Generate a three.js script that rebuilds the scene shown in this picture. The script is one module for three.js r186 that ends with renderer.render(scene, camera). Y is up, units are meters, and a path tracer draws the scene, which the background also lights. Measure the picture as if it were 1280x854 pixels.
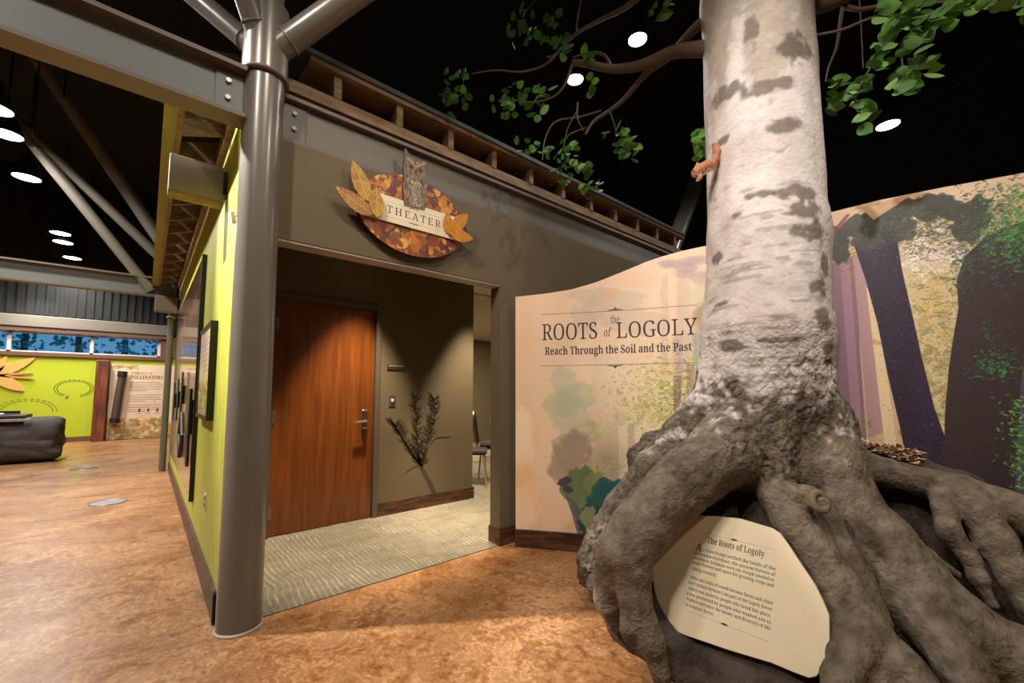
import * as THREE from 'three';
import { mergeGeometries, toCreasedNormals } from 'three/addons/utils/BufferGeometryUtils.js';
import { RoundedBoxGeometry } from 'three/addons/geometries/RoundedBoxGeometry.js';
import { RectAreaLightUniformsLib } from 'three/addons/lights/RectAreaLightUniformsLib.js';

// ---------------------------------------------------------------- camera, sky, exposure
const FOC = 530, PX = 640, PY = 449, PITCH = 4.44 * Math.PI / 180, YAW = 40.8 * Math.PI / 180, EYE = 1.27;
const scene = new THREE.Scene();
const camera = new THREE.PerspectiveCamera(2 * Math.atan(427 / FOC) * 180 / Math.PI, 1280 / 854, 0.05, 100);
camera.position.set(0, EYE, 0);
camera.rotation.order = 'YXZ';
camera.rotation.y = -YAW; camera.rotation.x = PITCH;
camera.setViewOffset(1280, 854, 0, -22, 1280, 854);
camera.updateProjectionMatrix();
scene.background = new THREE.Color().setRGB(0.22, 0.46, 0.74);   // blue dusk outside the clerestory
const renderer = new THREE.WebGLRenderer({ antialias: true });
renderer.toneMapping = THREE.LinearToneMapping;
renderer.toneMappingExposure = 1.0;
renderer.shadowMap.enabled = true;
RectAreaLightUniformsLib.init();
// every lamp of the hall: brightness in candela
const LAMP = { bay: 33, hallBay: 40, treeSpot: 31, muralSpot: 26, wallSpot: 60, signSpot: 9, vestibule: 52, theatre: 120, endSpot: 26 };
const WARM = new THREE.Color().setRGB(1, 0.87, 0.72), WHITE = new THREE.Color().setRGB(1, 0.93, 0.87), AMBER = new THREE.Color().setRGB(1, 0.82, 0.58);

// ---------------------------------------------------------------- helpers
const V3 = (x, y, z) => new THREE.Vector3(x, y, z);
const FWD = V3(Math.sin(YAW), 0, -Math.cos(YAW)), RGT = V3(Math.cos(YAW), 0, Math.sin(YAW));
function ray(px, py) {                                   // direction of a photo pixel, scaled to one metre of forward depth
  const a = (px - PX) / FOC, b = (PY - py) / FOC, fh = Math.cos(PITCH) - b * Math.sin(PITCH), up = Math.sin(PITCH) + b * Math.cos(PITCH);
  return V3(FWD.x + RGT.x * a / fh, up / fh, FWD.z + RGT.z * a / fh);
}
const at = (px, py, depth) => ray(px, py).multiplyScalar(depth).add(V3(0, EYE, 0));
const onPlane = (px, py, axis, v) => { const d = ray(px, py); return d.clone().multiplyScalar((v - (axis === 'y' ? EYE : 0)) / d[axis]).add(V3(0, EYE, 0)); };
const fr = (f, r, y) => V3(FWD.x * f + RGT.x * r, y, FWD.z * f + RGT.z * r);
function rng(seed) { let s = seed | 0; return () => { s = (s + 0x6d2b79f5) | 0; let t = Math.imul(s ^ (s >>> 15), 1 | s); t = (t + Math.imul(t ^ (t >>> 7), 61 | t)) ^ t; return ((t ^ (t >>> 14)) >>> 0) / 4294967296; }; }
const clamp = (v, a = 0, b = 1) => v < a ? a : v > b ? b : v;
const lerp = (a, b, t) => a + (b - a) * t;
const sstep = (a, b, v) => { const t = clamp((v - a) / (b - a)); return t * t * (3 - 2 * t); };
function h3(x, y, z) { let h = Math.imul(x, 374761393) + Math.imul(y, 668265263) + Math.imul(z, 1440662683); h = Math.imul(h ^ (h >>> 13), 1274126177); return ((h ^ (h >>> 16)) >>> 0) / 2147483648 - 1; }
function vn(x, y, z) {
  const i = Math.floor(x), j = Math.floor(y), k = Math.floor(z); let u = x - i, v = y - j, w = z - k;
  u = u * u * (3 - 2 * u); v = v * v * (3 - 2 * v); w = w * w * (3 - 2 * w);
  const a = lerp(lerp(h3(i, j, k), h3(i + 1, j, k), u), lerp(h3(i, j + 1, k), h3(i + 1, j + 1, k), u), v);
  const b = lerp(lerp(h3(i, j, k + 1), h3(i + 1, j, k + 1), u), lerp(h3(i, j + 1, k + 1), h3(i + 1, j + 1, k + 1), u), v);
  return lerp(a, b, w);
}
const fbm = (x, y, z, o = 3) => { let s = 0, a = 0.5; for (let i = 0; i < o; i++) { s += a * vn(x, y, z); x = x * 2.03 + 7.1; y = y * 2.03 + 3.7; z = z * 2.03 + 5.3; a *= 0.5; } return s; };
function tn(x, y, p, q = p, s = 0) {                     // tileable value noise, period p x q
  const i = Math.floor(x), j = Math.floor(y); let u = x - i, v = y - j; u = u * u * (3 - 2 * u); v = v * v * (3 - 2 * v);
  const m = (n, k) => ((n % k) + k) % k, i0 = m(i, p), i1 = m(i + 1, p), j0 = m(j, q), j1 = m(j + 1, q);
  return lerp(lerp(h3(i0, j0, s), h3(i1, j0, s), u), lerp(h3(i0, j1, s), h3(i1, j1, s), u), v);
}
const tfbm = (u, v, p, q, o, s) => { let r = 0, a = 0.5; for (let i = 0; i < o; i++) { r += a * tn(u * p, v * q, p, q, s + i); p *= 2; q *= 2; a *= 0.5; } return r; };
function dataTex(n, m, fn, srgb = true) {
  const d = new Uint8Array(n * m * 4);
  for (let j = 0; j < m; j++) for (let i = 0; i < n; i++) { const c = fn(i / n, j / m), o = (j * n + i) * 4; d[o] = clamp(c[0], 0, 255); d[o + 1] = clamp(c[1], 0, 255); d[o + 2] = clamp(c[2], 0, 255); d[o + 3] = 255; }
  const t = new THREE.DataTexture(d, n, m); t.wrapS = t.wrapT = THREE.RepeatWrapping; t.magFilter = THREE.LinearFilter; t.minFilter = THREE.LinearMipmapLinearFilter; t.generateMipmaps = true;
  if (srgb) t.colorSpace = THREE.SRGBColorSpace; t.needsUpdate = true; return t;
}
function canvasTex(w, h, draw, repeat) {
  const c = document.createElement('canvas'); c.width = w; c.height = h; draw(c.getContext('2d'), w, h);
  const t = new THREE.CanvasTexture(c); t.colorSpace = THREE.SRGBColorSpace; if (repeat) t.wrapS = t.wrapT = THREE.RepeatWrapping; return t;
}
const std = (color, roughness = 0.7, o = {}) => new THREE.MeshStandardMaterial({ color: new THREE.Color(color), roughness, ...o });
const phys = (color, roughness = 0.7, o = {}) => new THREE.MeshPhysicalMaterial({ color: new THREE.Color(color), roughness, ...o });
const tex = (t, sx, sy = sx) => { const c = t.clone(); c.repeat.set(1 / sx, 1 / sy); c.needsUpdate = true; return c; };   // one tile per sx x sy metres

const taken = {};
const numbered = (n) => { const k = taken[n] = (taken[n] ?? -1) + 1; return k ? n + '_' + String(k).padStart(3, '0') : n; };
function thing(name, label, category, base = [0, 0, 0], group) {
  const o = new THREE.Group(); o.name = numbered(name); o.position.set(...base); o.userData = { label, category, base: undefined };
  delete o.userData.base; if (group) o.userData.group = group; scene.add(o); return o;
}
function baseOf(o) { const p = V3(0, 0, 0); while (o && o !== scene) { p.add(o.position); o = o.parent; } return p; }
// geometry comes in world metres; it is moved into the parent's frame
function part(name, geo, mat, parent, label) {
  const b = baseOf(parent); if (b.lengthSq()) geo.translate(-b.x, -b.y, -b.z);
  const m = new THREE.Mesh(geo, mat); m.name = name; m.castShadow = m.receiveShadow = true; if (label) m.userData.label = label; (parent ?? scene).add(m); return m;
}
function solo(name, geo, mat, label, category, group) { const m = part(numbered(name), geo, mat, scene); m.userData = { label, category }; if (group) m.userData.group = group; return m; }
function struct(name, geo, mat, label, category) { const m = part(name, geo, mat, scene); m.userData = { kind: 'structure', label, category }; return m; }
function structGroup(name, label, category, base = [0, 0, 0]) { const g = new THREE.Group(); g.name = name; g.position.set(...base); g.userData = { kind: 'structure', label, category }; scene.add(g); return g; }
function uvm(g) {                                        // uv in metres by the dominant axis of each face
  g = g.index ? g.toNonIndexed() : g; if (!g.attributes.normal) g.computeVertexNormals();
  const p = g.attributes.position, uv = new Float32Array(p.count * 2), a = V3(), b = V3(), c = V3();
  for (let i = 0; i < p.count; i += 3) {
    a.fromBufferAttribute(p, i); b.fromBufferAttribute(p, i + 1); c.fromBufferAttribute(p, i + 2); b.sub(a); c.sub(a); b.cross(c);
    const x = Math.abs(b.x), y = Math.abs(b.y), z = Math.abs(b.z);
    for (let k = i; k < i + 3; k++) { const q = [p.getX(k), p.getY(k), p.getZ(k)], r = y > x && y > z ? [q[0], q[2]] : x > z ? [q[2], q[1]] : [q[0], q[1]]; uv[k * 2] = r[0]; uv[k * 2 + 1] = r[1]; }
  }
  g.setAttribute('uv', new THREE.BufferAttribute(uv, 2)); return g;
}
function box(x0, x1, y0, y1, z0, z1, bevel = 0) {
  const w = Math.abs(x1 - x0), h = Math.abs(y1 - y0), d = Math.abs(z1 - z0);
  const g = bevel ? new RoundedBoxGeometry(w, h, d, 2, Math.min(bevel, w / 2.01, h / 2.01, d / 2.01)) : new THREE.BoxGeometry(w, h, d);
  g.translate((x0 + x1) / 2, (y0 + y1) / 2, (z0 + z1) / 2); return uvm(g);
}
function tubeBetween(a, b, r0, r1 = r0, seg = 20) {
  const d = b.clone().sub(a), g = new THREE.CylinderGeometry(r1, r0, d.length(), seg, 1);
  g.applyQuaternion(new THREE.Quaternion().setFromUnitVectors(V3(0, 1, 0), d.clone().normalize())); g.translate((a.x + b.x) / 2, (a.y + b.y) / 2, (a.z + b.z) / 2); return g;
}
function taperTube(pts, radii, seg = 8, n = 24) {         // swept tube with a radius at every control point
  const curve = new THREE.CatmullRomCurve3(pts, false, 'catmullrom', 0.5), fr_ = curve.computeFrenetFrames(n), pos = [], idx = [];
  for (let i = 0; i <= n; i++) {
    const t = i / n, p = curve.getPointAt(t), f = t * (radii.length - 1), k = Math.min(Math.floor(f), radii.length - 2), r = lerp(radii[k], radii[k + 1], f - k);
    for (let j = 0; j < seg; j++) { const a = j / seg * 2 * Math.PI, c = Math.cos(a) * r, s = Math.sin(a) * r; pos.push(p.x + fr_.normals[i].x * c + fr_.binormals[i].x * s, p.y + fr_.normals[i].y * c + fr_.binormals[i].y * s, p.z + fr_.normals[i].z * c + fr_.binormals[i].z * s); }
  }
  for (let i = 0; i < n; i++) for (let j = 0; j < seg; j++) { const a = i * seg + j, b = i * seg + (j + 1) % seg; idx.push(a, b, a + seg, b, b + seg, a + seg); }
  for (const [o, f] of [[0, 1], [n * seg, 0]]) for (let j = 1; j < seg - 1; j++) f ? idx.push(o, o + j + 1, o + j) : idx.push(o, o + j, o + j + 1);
  const g = new THREE.BufferGeometry(); g.setAttribute('position', new THREE.Float32BufferAttribute(pos, 3)); g.setIndex(idx); g.computeVertexNormals(); return g;
}
function extrude(points, depth, bevel = 0) {
  const s = new THREE.Shape(points.map((p) => new THREE.Vector2(p[0], p[1])));
  return new THREE.ExtrudeGeometry(s, { depth, bevelEnabled: bevel > 0, bevelSize: bevel, bevelThickness: bevel, bevelSegments: 2, curveSegments: 12 });
}
function spot(parent, from, to, cd, color, angle, blend, radius = 3) {
  const s = new THREE.SpotLight(color, cd, 0, angle * Math.PI / 180, blend, 2), b = baseOf(parent);
  s.position.copy(from).sub(b); s.castShadow = true; s.shadow.radius = radius; s.shadow.mapSize.set(1024, 1024); s.shadow.bias = -0.0008;
  s.target.position.copy(to).sub(b); parent.add(s); parent.add(s.target); return s;
}
// ---------------------------------------------------------------- procedural surfaces
const floorTex = dataTex(1792, 1792, (u, v) => {
  const wx = tfbm(u, v, 6, 6, 4, 11) * 0.09, wy = tfbm(u, v, 6, 6, 4, 23) * 0.09;
  const U = u + wx + tfbm(u, v, 30, 24, 3, 13) * 0.016, W = v + wy + tfbm(u, v, 30, 24, 3, 19) * 0.016;
  const a = tfbm(U, W, 9, 14, 5, 31), b = tfbm(U, W, 60, 36, 4, 47), c = tfbm(u, v, 190, 150, 2, 59), e = tfbm(U, W, 30, 110, 3, 71);
  const big = tfbm(u, v, 3, 3, 3, 91);
  const t = a * 0.75 + b * 0.6 + c * 0.85 + e * 0.8 + tfbm(u, v, 420, 380, 1, 83) * 0.8, dark = sstep(0.05, 0.75, b * 0.8 + c * 0.7 + e * 0.8 - a * 0.3), pale = sstep(0.05, 0.5, t);
  const vein = sstep(0.90, 0.99, 1 - Math.abs(tfbm(U, W, 24, 34, 3, 141) * 2)) * sstep(-0.1, 0.3, tfbm(u, v, 11, 11, 2, 151)), lite = sstep(0.86, 0.99, 1 - Math.abs(tfbm(U, W, 18, 44, 3, 161) * 2)) * sstep(-0.05, 0.3, tfbm(u, v, 8, 14, 2, 171));
  let r = 156 + t * 34 + big * 14, g = 112 + t * 36 + big * 12, bl = 70 + t * 32 + big * 8;
  r = lerp(r, 196, pale * 0.45); g = lerp(g, 148, pale * 0.45); bl = lerp(bl, 104, pale * 0.45);
  r = lerp(r, 104, dark * 0.45); g = lerp(g, 66, dark * 0.45); bl = lerp(bl, 40, dark * 0.45);
  r = lerp(r, 206, lite * 0.22); g = lerp(g, 160, lite * 0.22); bl = lerp(bl, 110, lite * 0.22);
  r = lerp(r, 84, vein * 0.3); g = lerp(g, 52, vein * 0.3); bl = lerp(bl, 32, vein * 0.3);
  return [r, g, bl];
});
const floorRough = dataTex(512, 512, (u, v) => { const n = 118 + tfbm(u, v, 12, 18, 5, 5) * 50; return [n, n, n]; }, false);
const carpetTex = dataTex(1024, 1024, (u, v) => {
  const w = tfbm(u, v, 4, 3, 2, 7) * 0.035 + tfbm(u, v, 9, 10, 2, 9) * 0.010 + tfbm(u, v, 40, 40, 2, 12) * 0.004, k = (u + w) * 46, n = tn(Math.floor(k), v * 7, 46, 7, 3);
  const f = k - Math.floor(k), ln = Math.exp(-Math.pow((f - 0.5) / (0.13 + 0.06 * n), 2)) * (0.5 + 0.5 * tn(u * 46, v * 26, 46, 26, 8)), g = tfbm(u, v, 220, 220, 2, 15) * 12, m = tfbm(u, v, 8, 20, 3, 6) * 12;
  const base = [108, 101, 86];
  return [base[0] + ln * 52 + g + m, base[1] + ln * 50 + g + m, base[2] + ln * 44 + g + m];
});
const woodTex = (c0, c1, seed, gx, gy) => dataTex(512, 512, (u, v) => {
  const w = tfbm(u, v, 3, 2, 3, seed) * 0.10, g = tfbm(u + w, v, gx, gy, 4, seed + 5), f = tfbm(u, v, gx * 5, gy * 2, 2, seed + 9), t = clamp(0.5 + g * 1.0 + f * 0.5);
  return [lerp(c0[0], c1[0], t), lerp(c0[1], c1[1], t), lerp(c0[2], c1[2], t)];
});
const walnutT = woodTex([52, 30, 18], [104, 66, 42], 101, 4, 26);
const cherryT = woodTex([100, 50, 13], [126, 68, 19], 131, 22, 3);
const postT = woodTex([84, 42, 26], [132, 74, 48], 151, 20, 3);
const pineT = woodTex([112, 88, 60], [146, 118, 84], 171, 4, 20);
const wallGrain = dataTex(512, 512, (u, v) => { const n = 128 + tfbm(u, v, 90, 90, 3, 3) * 90; return [n, n, n]; }, false);
const M = {
  floor: phys('#ffffff', 0.8, { map: tex(floorTex, 4.6), roughnessMap: tex(floorRough, 3.1), bumpMap: tex(floorRough, 0.9), bumpScale: 0.0006 }),
  carpet: std('#ffffff', 0.97, { map: tex(carpetTex, 1.6), bumpMap: tex(carpetTex, 1.6), bumpScale: 0.003 }),
  taupe: std('#655841', 0.75, { bumpMap: tex(wallGrain, 0.4), bumpScale: 0.0006 }),
  lime: std('#b4b844', 0.55, { bumpMap: tex(wallGrain, 0.4), bumpScale: 0.0005 }),
  limeEnd: std('#b3c222', 0.6),
  limeTrim: std('#8a8432', 0.6),
  steel: phys('#6d685e', 0.3, { clearcoat: 0.35, clearcoatRoughness: 0.2 }),
  beam: std('#6c675d', 0.5), beamFlange: std('#695a4f', 0.5),
  bolt: std('#8c877e', 0.35, { metalness: 0.5 }),
  frameBrown: std('#6a4836', 0.6),
  walnut: std('#ffffff', 0.45, { map: tex(walnutT, 0.8, 0.5) }),
  cherry: phys('#ffffff', 0.32, { map: tex(cherryT, 0.7, 1.6), clearcoat: 0.3, clearcoatRoughness: 0.25 }),
  post: std('#ffffff', 0.45, { map: tex(postT, 0.6, 1.2) }),
  pine: std('#ffffff', 0.7, { map: tex(pineT, 0.8, 0.5) }),
  pineDark: std('#6e5238', 0.7),
  black: std('#0a0b0c', 0.9), charcoal: std('#1c1c1e', 0.5), blackFrame: std('#131815', 0.35),
  darkTeal: std('#1d2a2a', 0.9), ceiling: std('#08090a', 0.95), corrugated: std('#121615', 0.75),
  chrome: std('#c9c7c2', 0.2, { metalness: 1 }), brushed: std('#8f8c86', 0.4, { metalness: 0.85 }),
  cream: std('#d9cdb4', 0.5), white: std('#dcd8ce', 0.6), putty: std('#a39a8f', 0.45), boxPaint: std('#75695f', 0.5), beamHall: std('#6e726d', 0.5),
  theatreWall: std('#8b7c6c', 0.85), tile: std('#cbbba6', 0.9), doorFrame: std('#5c5044', 0.45),
};

// ---------------------------------------------------------------- the setting
const ZW = -2.81, XG = 0.36, ZD = -4.24, ZE = -15.6;   // entrance wall face, lime wall face, door wall face, far end wall face
struct('floor', box(-9, 10.2, -0.2, 0, ZE - 0.3, 6), M.floor, 'mottled orange and brown cork-look floor of the hall', 'floor');
struct('carpet_floor', uvm(mergeGeometries([box(XG + 0.12, 3.03, 0, 0.006, ZD - 0.02, ZW), box(3.03, 9.2, 0, 0.006, -9, ZW - 0.13)])), M.carpet, 'beige carpet with pale wavy lines inside the doorway', 'carpet');
struct('ceiling', box(-9.2, 10.4, 6.9, 7.1, ZE - 0.3, 6.2), M.ceiling, 'black painted ceiling high above the hall', 'ceiling');
struct('wall_back', box(-9.2, 10.4, 0, 6.9, 6, 6.2), M.taupe, 'plain wall behind the visitor side of the hall', 'wall');
struct('wall_outer_left', box(-9.2, -9, 0, 6.9, ZE, 6), M.taupe, 'hall wall beyond the log table', 'wall');
struct('wall_outer_right', box(10.2, 10.4, 0, 6.9, ZE, 6), M.darkTeal, 'dark hall wall rising behind the forest mural', 'wall');

// far end wall with the clerestory
{
  const g = structGroup('wall_end', 'lime green end wall below the strip of clerestory windows', 'wall', [0, 0, ZE]);
  part('lower_wall', box(-9, 10.2, 0, 2.2, ZE - 0.25, ZE), M.limeEnd, g);
  part('upper_wall', box(-9, 10.2, 2.82, 6.9, ZE - 0.25, ZE - 0.05), M.corrugated, g);
  part('wall_pier', box(0.55, 10.2, 2.2, 2.82, ZE - 0.25, ZE), M.limeEnd, g);
  const ribs = []; for (let x = -6; x < 3; x += 0.16) ribs.push(box(x, x + 0.07, 3.2, 6.9, ZE - 0.06, ZE - 0.02));
  const rb = part('corrugation', mergeGeometries(ribs), M.corrugated, g); rb.userData.kind = 'stuff';
  struct('baseboard_end', box(-9, -0.95, 0, 0.13, ZE, ZE + 0.02), M.frameBrown, 'brown baseboard under the lime end wall', 'baseboard');
  const h = structGroup('trim_1', 'grey ledge with brown edge over the clerestory windows', 'trim', [0, 2.84, ZE]);
  part('ledge', box(-9, 0.42, 2.86, 3.15, ZE, ZE + 0.16, 0.02), M.beam, h);
  part('ledge_edge', box(-9, 0.42, 2.76, 2.86, ZE, ZE + 0.12), M.frameBrown, h);
  struct('trim_2', box(-9, 0.55, 2.16, 2.25, ZE - 0.02, ZE + 0.07), M.frameBrown, 'dark brown sill under the clerestory windows', 'trim');
  const w = structGroup('window_1', 'strip of clerestory windows showing blue dusk woods', 'window', [0, 2.25, ZE]);
  for (const x of [-8.9, -7.1, -5.55, -4.05, -2.55, -1.12, 0.24]) part('mullion', box(x - 0.035, x + 0.035, 2.25, 2.76, ZE - 0.16, ZE - 0.06), M.white, w);
  part('window_frame', uvm(mergeGeometries([box(-9, 0.3, 2.25, 2.29, ZE - 0.16, ZE - 0.06), box(-9, 0.3, 2.72, 2.76, ZE - 0.16, ZE - 0.06)])), M.white, w);
  const glass = phys('#cfe4ea', 0.03, { transmission: 1, thickness: 0 });
  const mx = [-8.9, -7.1, -5.55, -4.05, -2.55, -1.12, 0.24];
  for (let i = 0; i < 6; i++) part('pane', box(mx[i] + 0.035, mx[i + 1] - 0.035, 2.29, 2.72, ZE - 0.115, ZE - 0.11), glass, w);
  const p = structGroup('trim_3', 'brown post with a lime strip at the end of the windows', 'trim', [0.4, 2.16, ZE]);
  part('post', box(0.28, 0.39, 2.25, 2.80, ZE - 0.05, ZE + 0.05), M.frameBrown, p);
  part('post', box(0.45, 0.6, 2.25, 2.80, ZE - 0.05, ZE + 0.05), M.frameBrown, p);
  part('lime_strip', box(0.39, 0.45, 2.25, 2.80, ZE - 0.04, ZE + 0.02), M.limeEnd, p);
}
// woods outside the clerestory
{
  const r = rng(77), bark = std('#4a7690', 0.9), leafA = std('#58c2b4', 0.9), leafB = std('#78c0e8', 0.9);
  for (let i = 0; i < 9; i++) {
    const x = -7.2 + i * 1.08 + r() * 0.05, z = ZE - 2.6 - r() * 2.6, t = thing('woodland_tree', 'bluish tree in the dusk outside the clerestory window', 'tree', [x, 0, z], 'trees outside the clerestory');
    part('trunk', taperTube([V3(x, 0, z), V3(x + 0.1, 1.8, z), V3(x + (r() - 0.5) * 0.4, 4.6, z)], [0.12, 0.09, 0.05], 7, 8), bark, t);
    const gs = [], gb = [];
    for (let k = 0; k < 150; k++) { const q = new THREE.IcosahedronGeometry(0.03 + r() * 0.08, 0); q.scale(1, 0.6, 1); q.rotateZ(r() * 3); q.translate(x + (r() - 0.5) * 1.0, 1.9 + r() * 2.2, z + (r() - 0.5) * 0.7); (k % 2 ? gs : gb).push(q); }
    part('foliage', mergeGeometries(gs), leafA, t); part('foliage', mergeGeometries(gb), leafB, t);
  }
}

// lime wall beside the entrance
{
  const streaks = canvasTex(1024, 512, (c, w, h) => {
    c.fillStyle = '#b6ba48'; c.fillRect(0, 0, w, h); const r = rng(5);
    for (let i = 0; i < 520; i++) {                       // faint printed reeds
      const x = w * (0.02 + 0.17 * r()), y = h * (0.38 + 0.52 * r()), l = 8 + r() * 26; c.strokeStyle = `rgba(104,112,20,${0.1 + r() * 0.25})`; c.lineWidth = 1 + r() * 1.6;
      c.beginPath(); c.moveTo(x, y); c.lineTo(x - l * (0.1 + 0.25 * r()), y + l); c.stroke();
    }
    for (const [x0, y0, x1, y1] of [[0.12, 0.245, 0.055, 0.185], [0.128, 0.275, 0.06, 0.21], [0.13, 0.315, 0.062, 0.245], [0.134, 0.335, 0.07, 0.27]]) { c.strokeStyle = 'rgba(120,118,60,0.8)'; c.lineWidth = 2; c.beginPath(); c.moveTo(x0 * w, y0 * h); c.lineTo(x1 * w, y1 * h); c.stroke(); }
  });
  const g = box(XG, XG + 0.12, 0, 3.05, -8.85, ZW - 0.04), p = g.attributes.position, uv = g.attributes.uv, n = g.attributes.normal;
  for (let i = 0; i < p.count; i++) uv.setXY(i, (-2.85 - p.getZ(i)) / 6.0, p.getY(i) / 3.05);
  const wl = struct('wall_left', g, std('#ffffff', 0.5, { map: streaks, bumpMap: tex(wallGrain, 0.08), bumpScale: 0.0004 }), 'lime green wall with printed reeds beside the entrance column', 'wall');
  struct('baseboard_left', box(XG - 0.018, XG, 0, 0.16, -8.85, ZW - 0.12), M.walnut, 'dark wood baseboard along the lime side wall', 'baseboard');
  struct('trim_4', box(XG - 0.02, XG, 0.0, 0.165, ZW - 0.12, ZW - 0.085), M.black, 'black end cap of the baseboard beside the column', 'trim');
  struct('wall_left_end', box(XG, 9.2, 0, 3.05, -9.1, -8.85), M.taupe, 'end of the theater block behind the lime wall', 'wall');
}
// entrance wall, opening, jamb
{
  const g = structGroup('wall_front', 'taupe entrance wall around the wide theater opening', 'wall', [1.4, 0, ZW]);
  part('header', box(XG + 0.12, 9.3, 2.2, 2.83, ZW - 0.13, ZW), M.taupe, g);
  part('jamb', box(2.29, 9.3, 0, 2.2, ZW - 0.13, ZW), M.taupe, g);
  part('jamb', box(XG + 0.02, XG + 0.2, 0, 2.2, ZW - 0.15, ZW - 0.04), M.taupe, g);
  part('opening_trim', box(XG + 0.12, 2.29, 2.185, 2.2, ZW - 0.13, ZW - 0.005), M.putty, g);
}
{ // vestibule
  const g = structGroup('wall_door', 'dim taupe vestibule wall around the wooden door', 'wall', [1.4, 0, ZD]);
  part('wall_left_of_door', box(XG + 0.12, 0.82, 0, 2.9, ZD - 0.12, ZD), M.taupe, g);
  part('wall_over_door', box(0.82, 1.83, 2.16, 2.9, ZD - 0.12, ZD), M.taupe, g);
  part('wall_right_of_door', box(1.83, 3.03, 0, 2.9, ZD - 0.12, ZD), M.taupe, g);
  struct('baseboard_door', box(1.84, 3.045, 0, 0.14, ZD, ZD + 0.016), M.walnut, 'dark wood baseboard under the twig print in the vestibule', 'baseboard');
  struct('ceiling_vestibule', box(XG + 0.12, 5.3, 2.9, 3.0, ZD - 0.12, ZW - 0.13), M.taupe, 'vestibule ceiling behind the header', 'ceiling');
  struct('wall_vestibule_left', box(XG + 0.12, XG + 0.2, 0, 2.9, ZD, ZW - 0.13), M.taupe, 'left side wall of the vestibule', 'wall');
}
{ // door
  const g = structGroup('door_1', 'orange-brown cherry wood door with lever lock in dark frame', 'door', [1.32, 0, ZD]);
  part('door_leaf', box(0.865, 1.785, 0.012, 2.115, ZD - 0.06, ZD - 0.015, 0.003), M.cherry, g);
  part('door_frame', uvm(mergeGeometries([box(0.81, 0.86, 0, 2.17, ZD - 0.1, ZD + 0.02), box(1.79, 1.84, 0, 2.17, ZD - 0.1, ZD + 0.02), box(0.86, 1.79, 2.12, 2.17, ZD - 0.1, ZD + 0.02)])), M.doorFrame, g);
  for (const y of [0.22, 1.05, 1.88]) part('hinge', box(0.858, 0.885, y - 0.055, y + 0.055, ZD - 0.02, ZD - 0.004), M.brushed, g);
  const lk = part('lock_plate', box(1.665, 1.725, 0.9, 1.09, ZD - 0.015, ZD + 0.016, 0.012), M.chrome, g);
  const lev = mergeGeometries([tubeBetween(V3(1.695, 0.98, ZD + 0.01), V3(1.695, 0.98, ZD + 0.055), 0.012), tubeBetween(V3(1.7, 0.98, ZD + 0.05), V3(1.585, 0.975, ZD + 0.05), 0.011, 0.009)]);
  part('lever', lev, M.chrome, lk);
}
{ // theater room seen past the vestibule
  const g = structGroup('ceiling_theater', 'pale ceiling tiles of the theater beyond the vestibule', 'ceiling', [5, 2.6, -6]);
  part('tile_grid', box(3.03, 9.2, 2.63, 2.7, -9, ZD - 0.12), M.white, g);
  for (let i = 0; i < 8; i++) for (let j = 0; j < 7; j++) { const x = 3.1 + i * 0.61, z = -8.95 + j * 0.61; part('tile', box(x + 0.008, x + 0.602, 2.61, 2.635, z + 0.008, z + 0.602), M.tile, g); }
  struct('wall_theater', box(3.03, 9.2, 0, 2.63, -9.1, -9), M.theatreWall, 'brownish grey far wall of the theater', 'wall');
  struct('wall_theater_right', box(9.2, 9.3, 0, 2.63, -9, ZW - 0.13), M.theatreWall, 'side wall of the theater', 'wall');
  struct('wall_theater_left', box(3.03, 3.06, 0, 2.9, -9, ZD - 0.12), M.taupe, 'theater side of the vestibule wall end', 'wall');
}
struct('baseboard_jamb', uvm(mergeGeometries([box(2.272, 2.29, 0, 0.14, ZW - 0.13, ZW + 0.018), box(2.29, 2.46, 0, 0.14, ZW, ZW + 0.018)])), M.walnut, 'dark wood baseboard around the entrance jamb', 'baseboard');

// eave along the entrance: plate, rafter ends, roof deck
{
  const g = structGroup('roof_front', 'wooden eave with rafter ends above the entrance beam', 'roof', [2.9, 3.16, ZW]);
  part('wall_plate', box(0.56, 5.6, 3.165, 3.245, ZW - 0.16, ZW - 0.02), M.pine, g);
  for (let i = 0; i < 11; i++) { const x = 0.86 + i * 0.45; part('rafter', box(x, x + 0.05, 3.245, 3.405, ZW - 1.0, ZW - 0.015), M.pine, g); }
  part('deck_edge', box(0.7, 5.6, 3.405, 3.44, ZW - 0.3, ZW + 0.015), M.pine, g);
  part('roof_deck', box(0.45, 5.6, 3.44, 3.475, ZW - 1.4, ZW + 0.03), std('#3a413f', 0.7), g);
  part('backing', box(0.56, 5.4, 3.0, 3.41, ZW - 1.15, ZW - 1.05), M.black, g);
}
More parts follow.
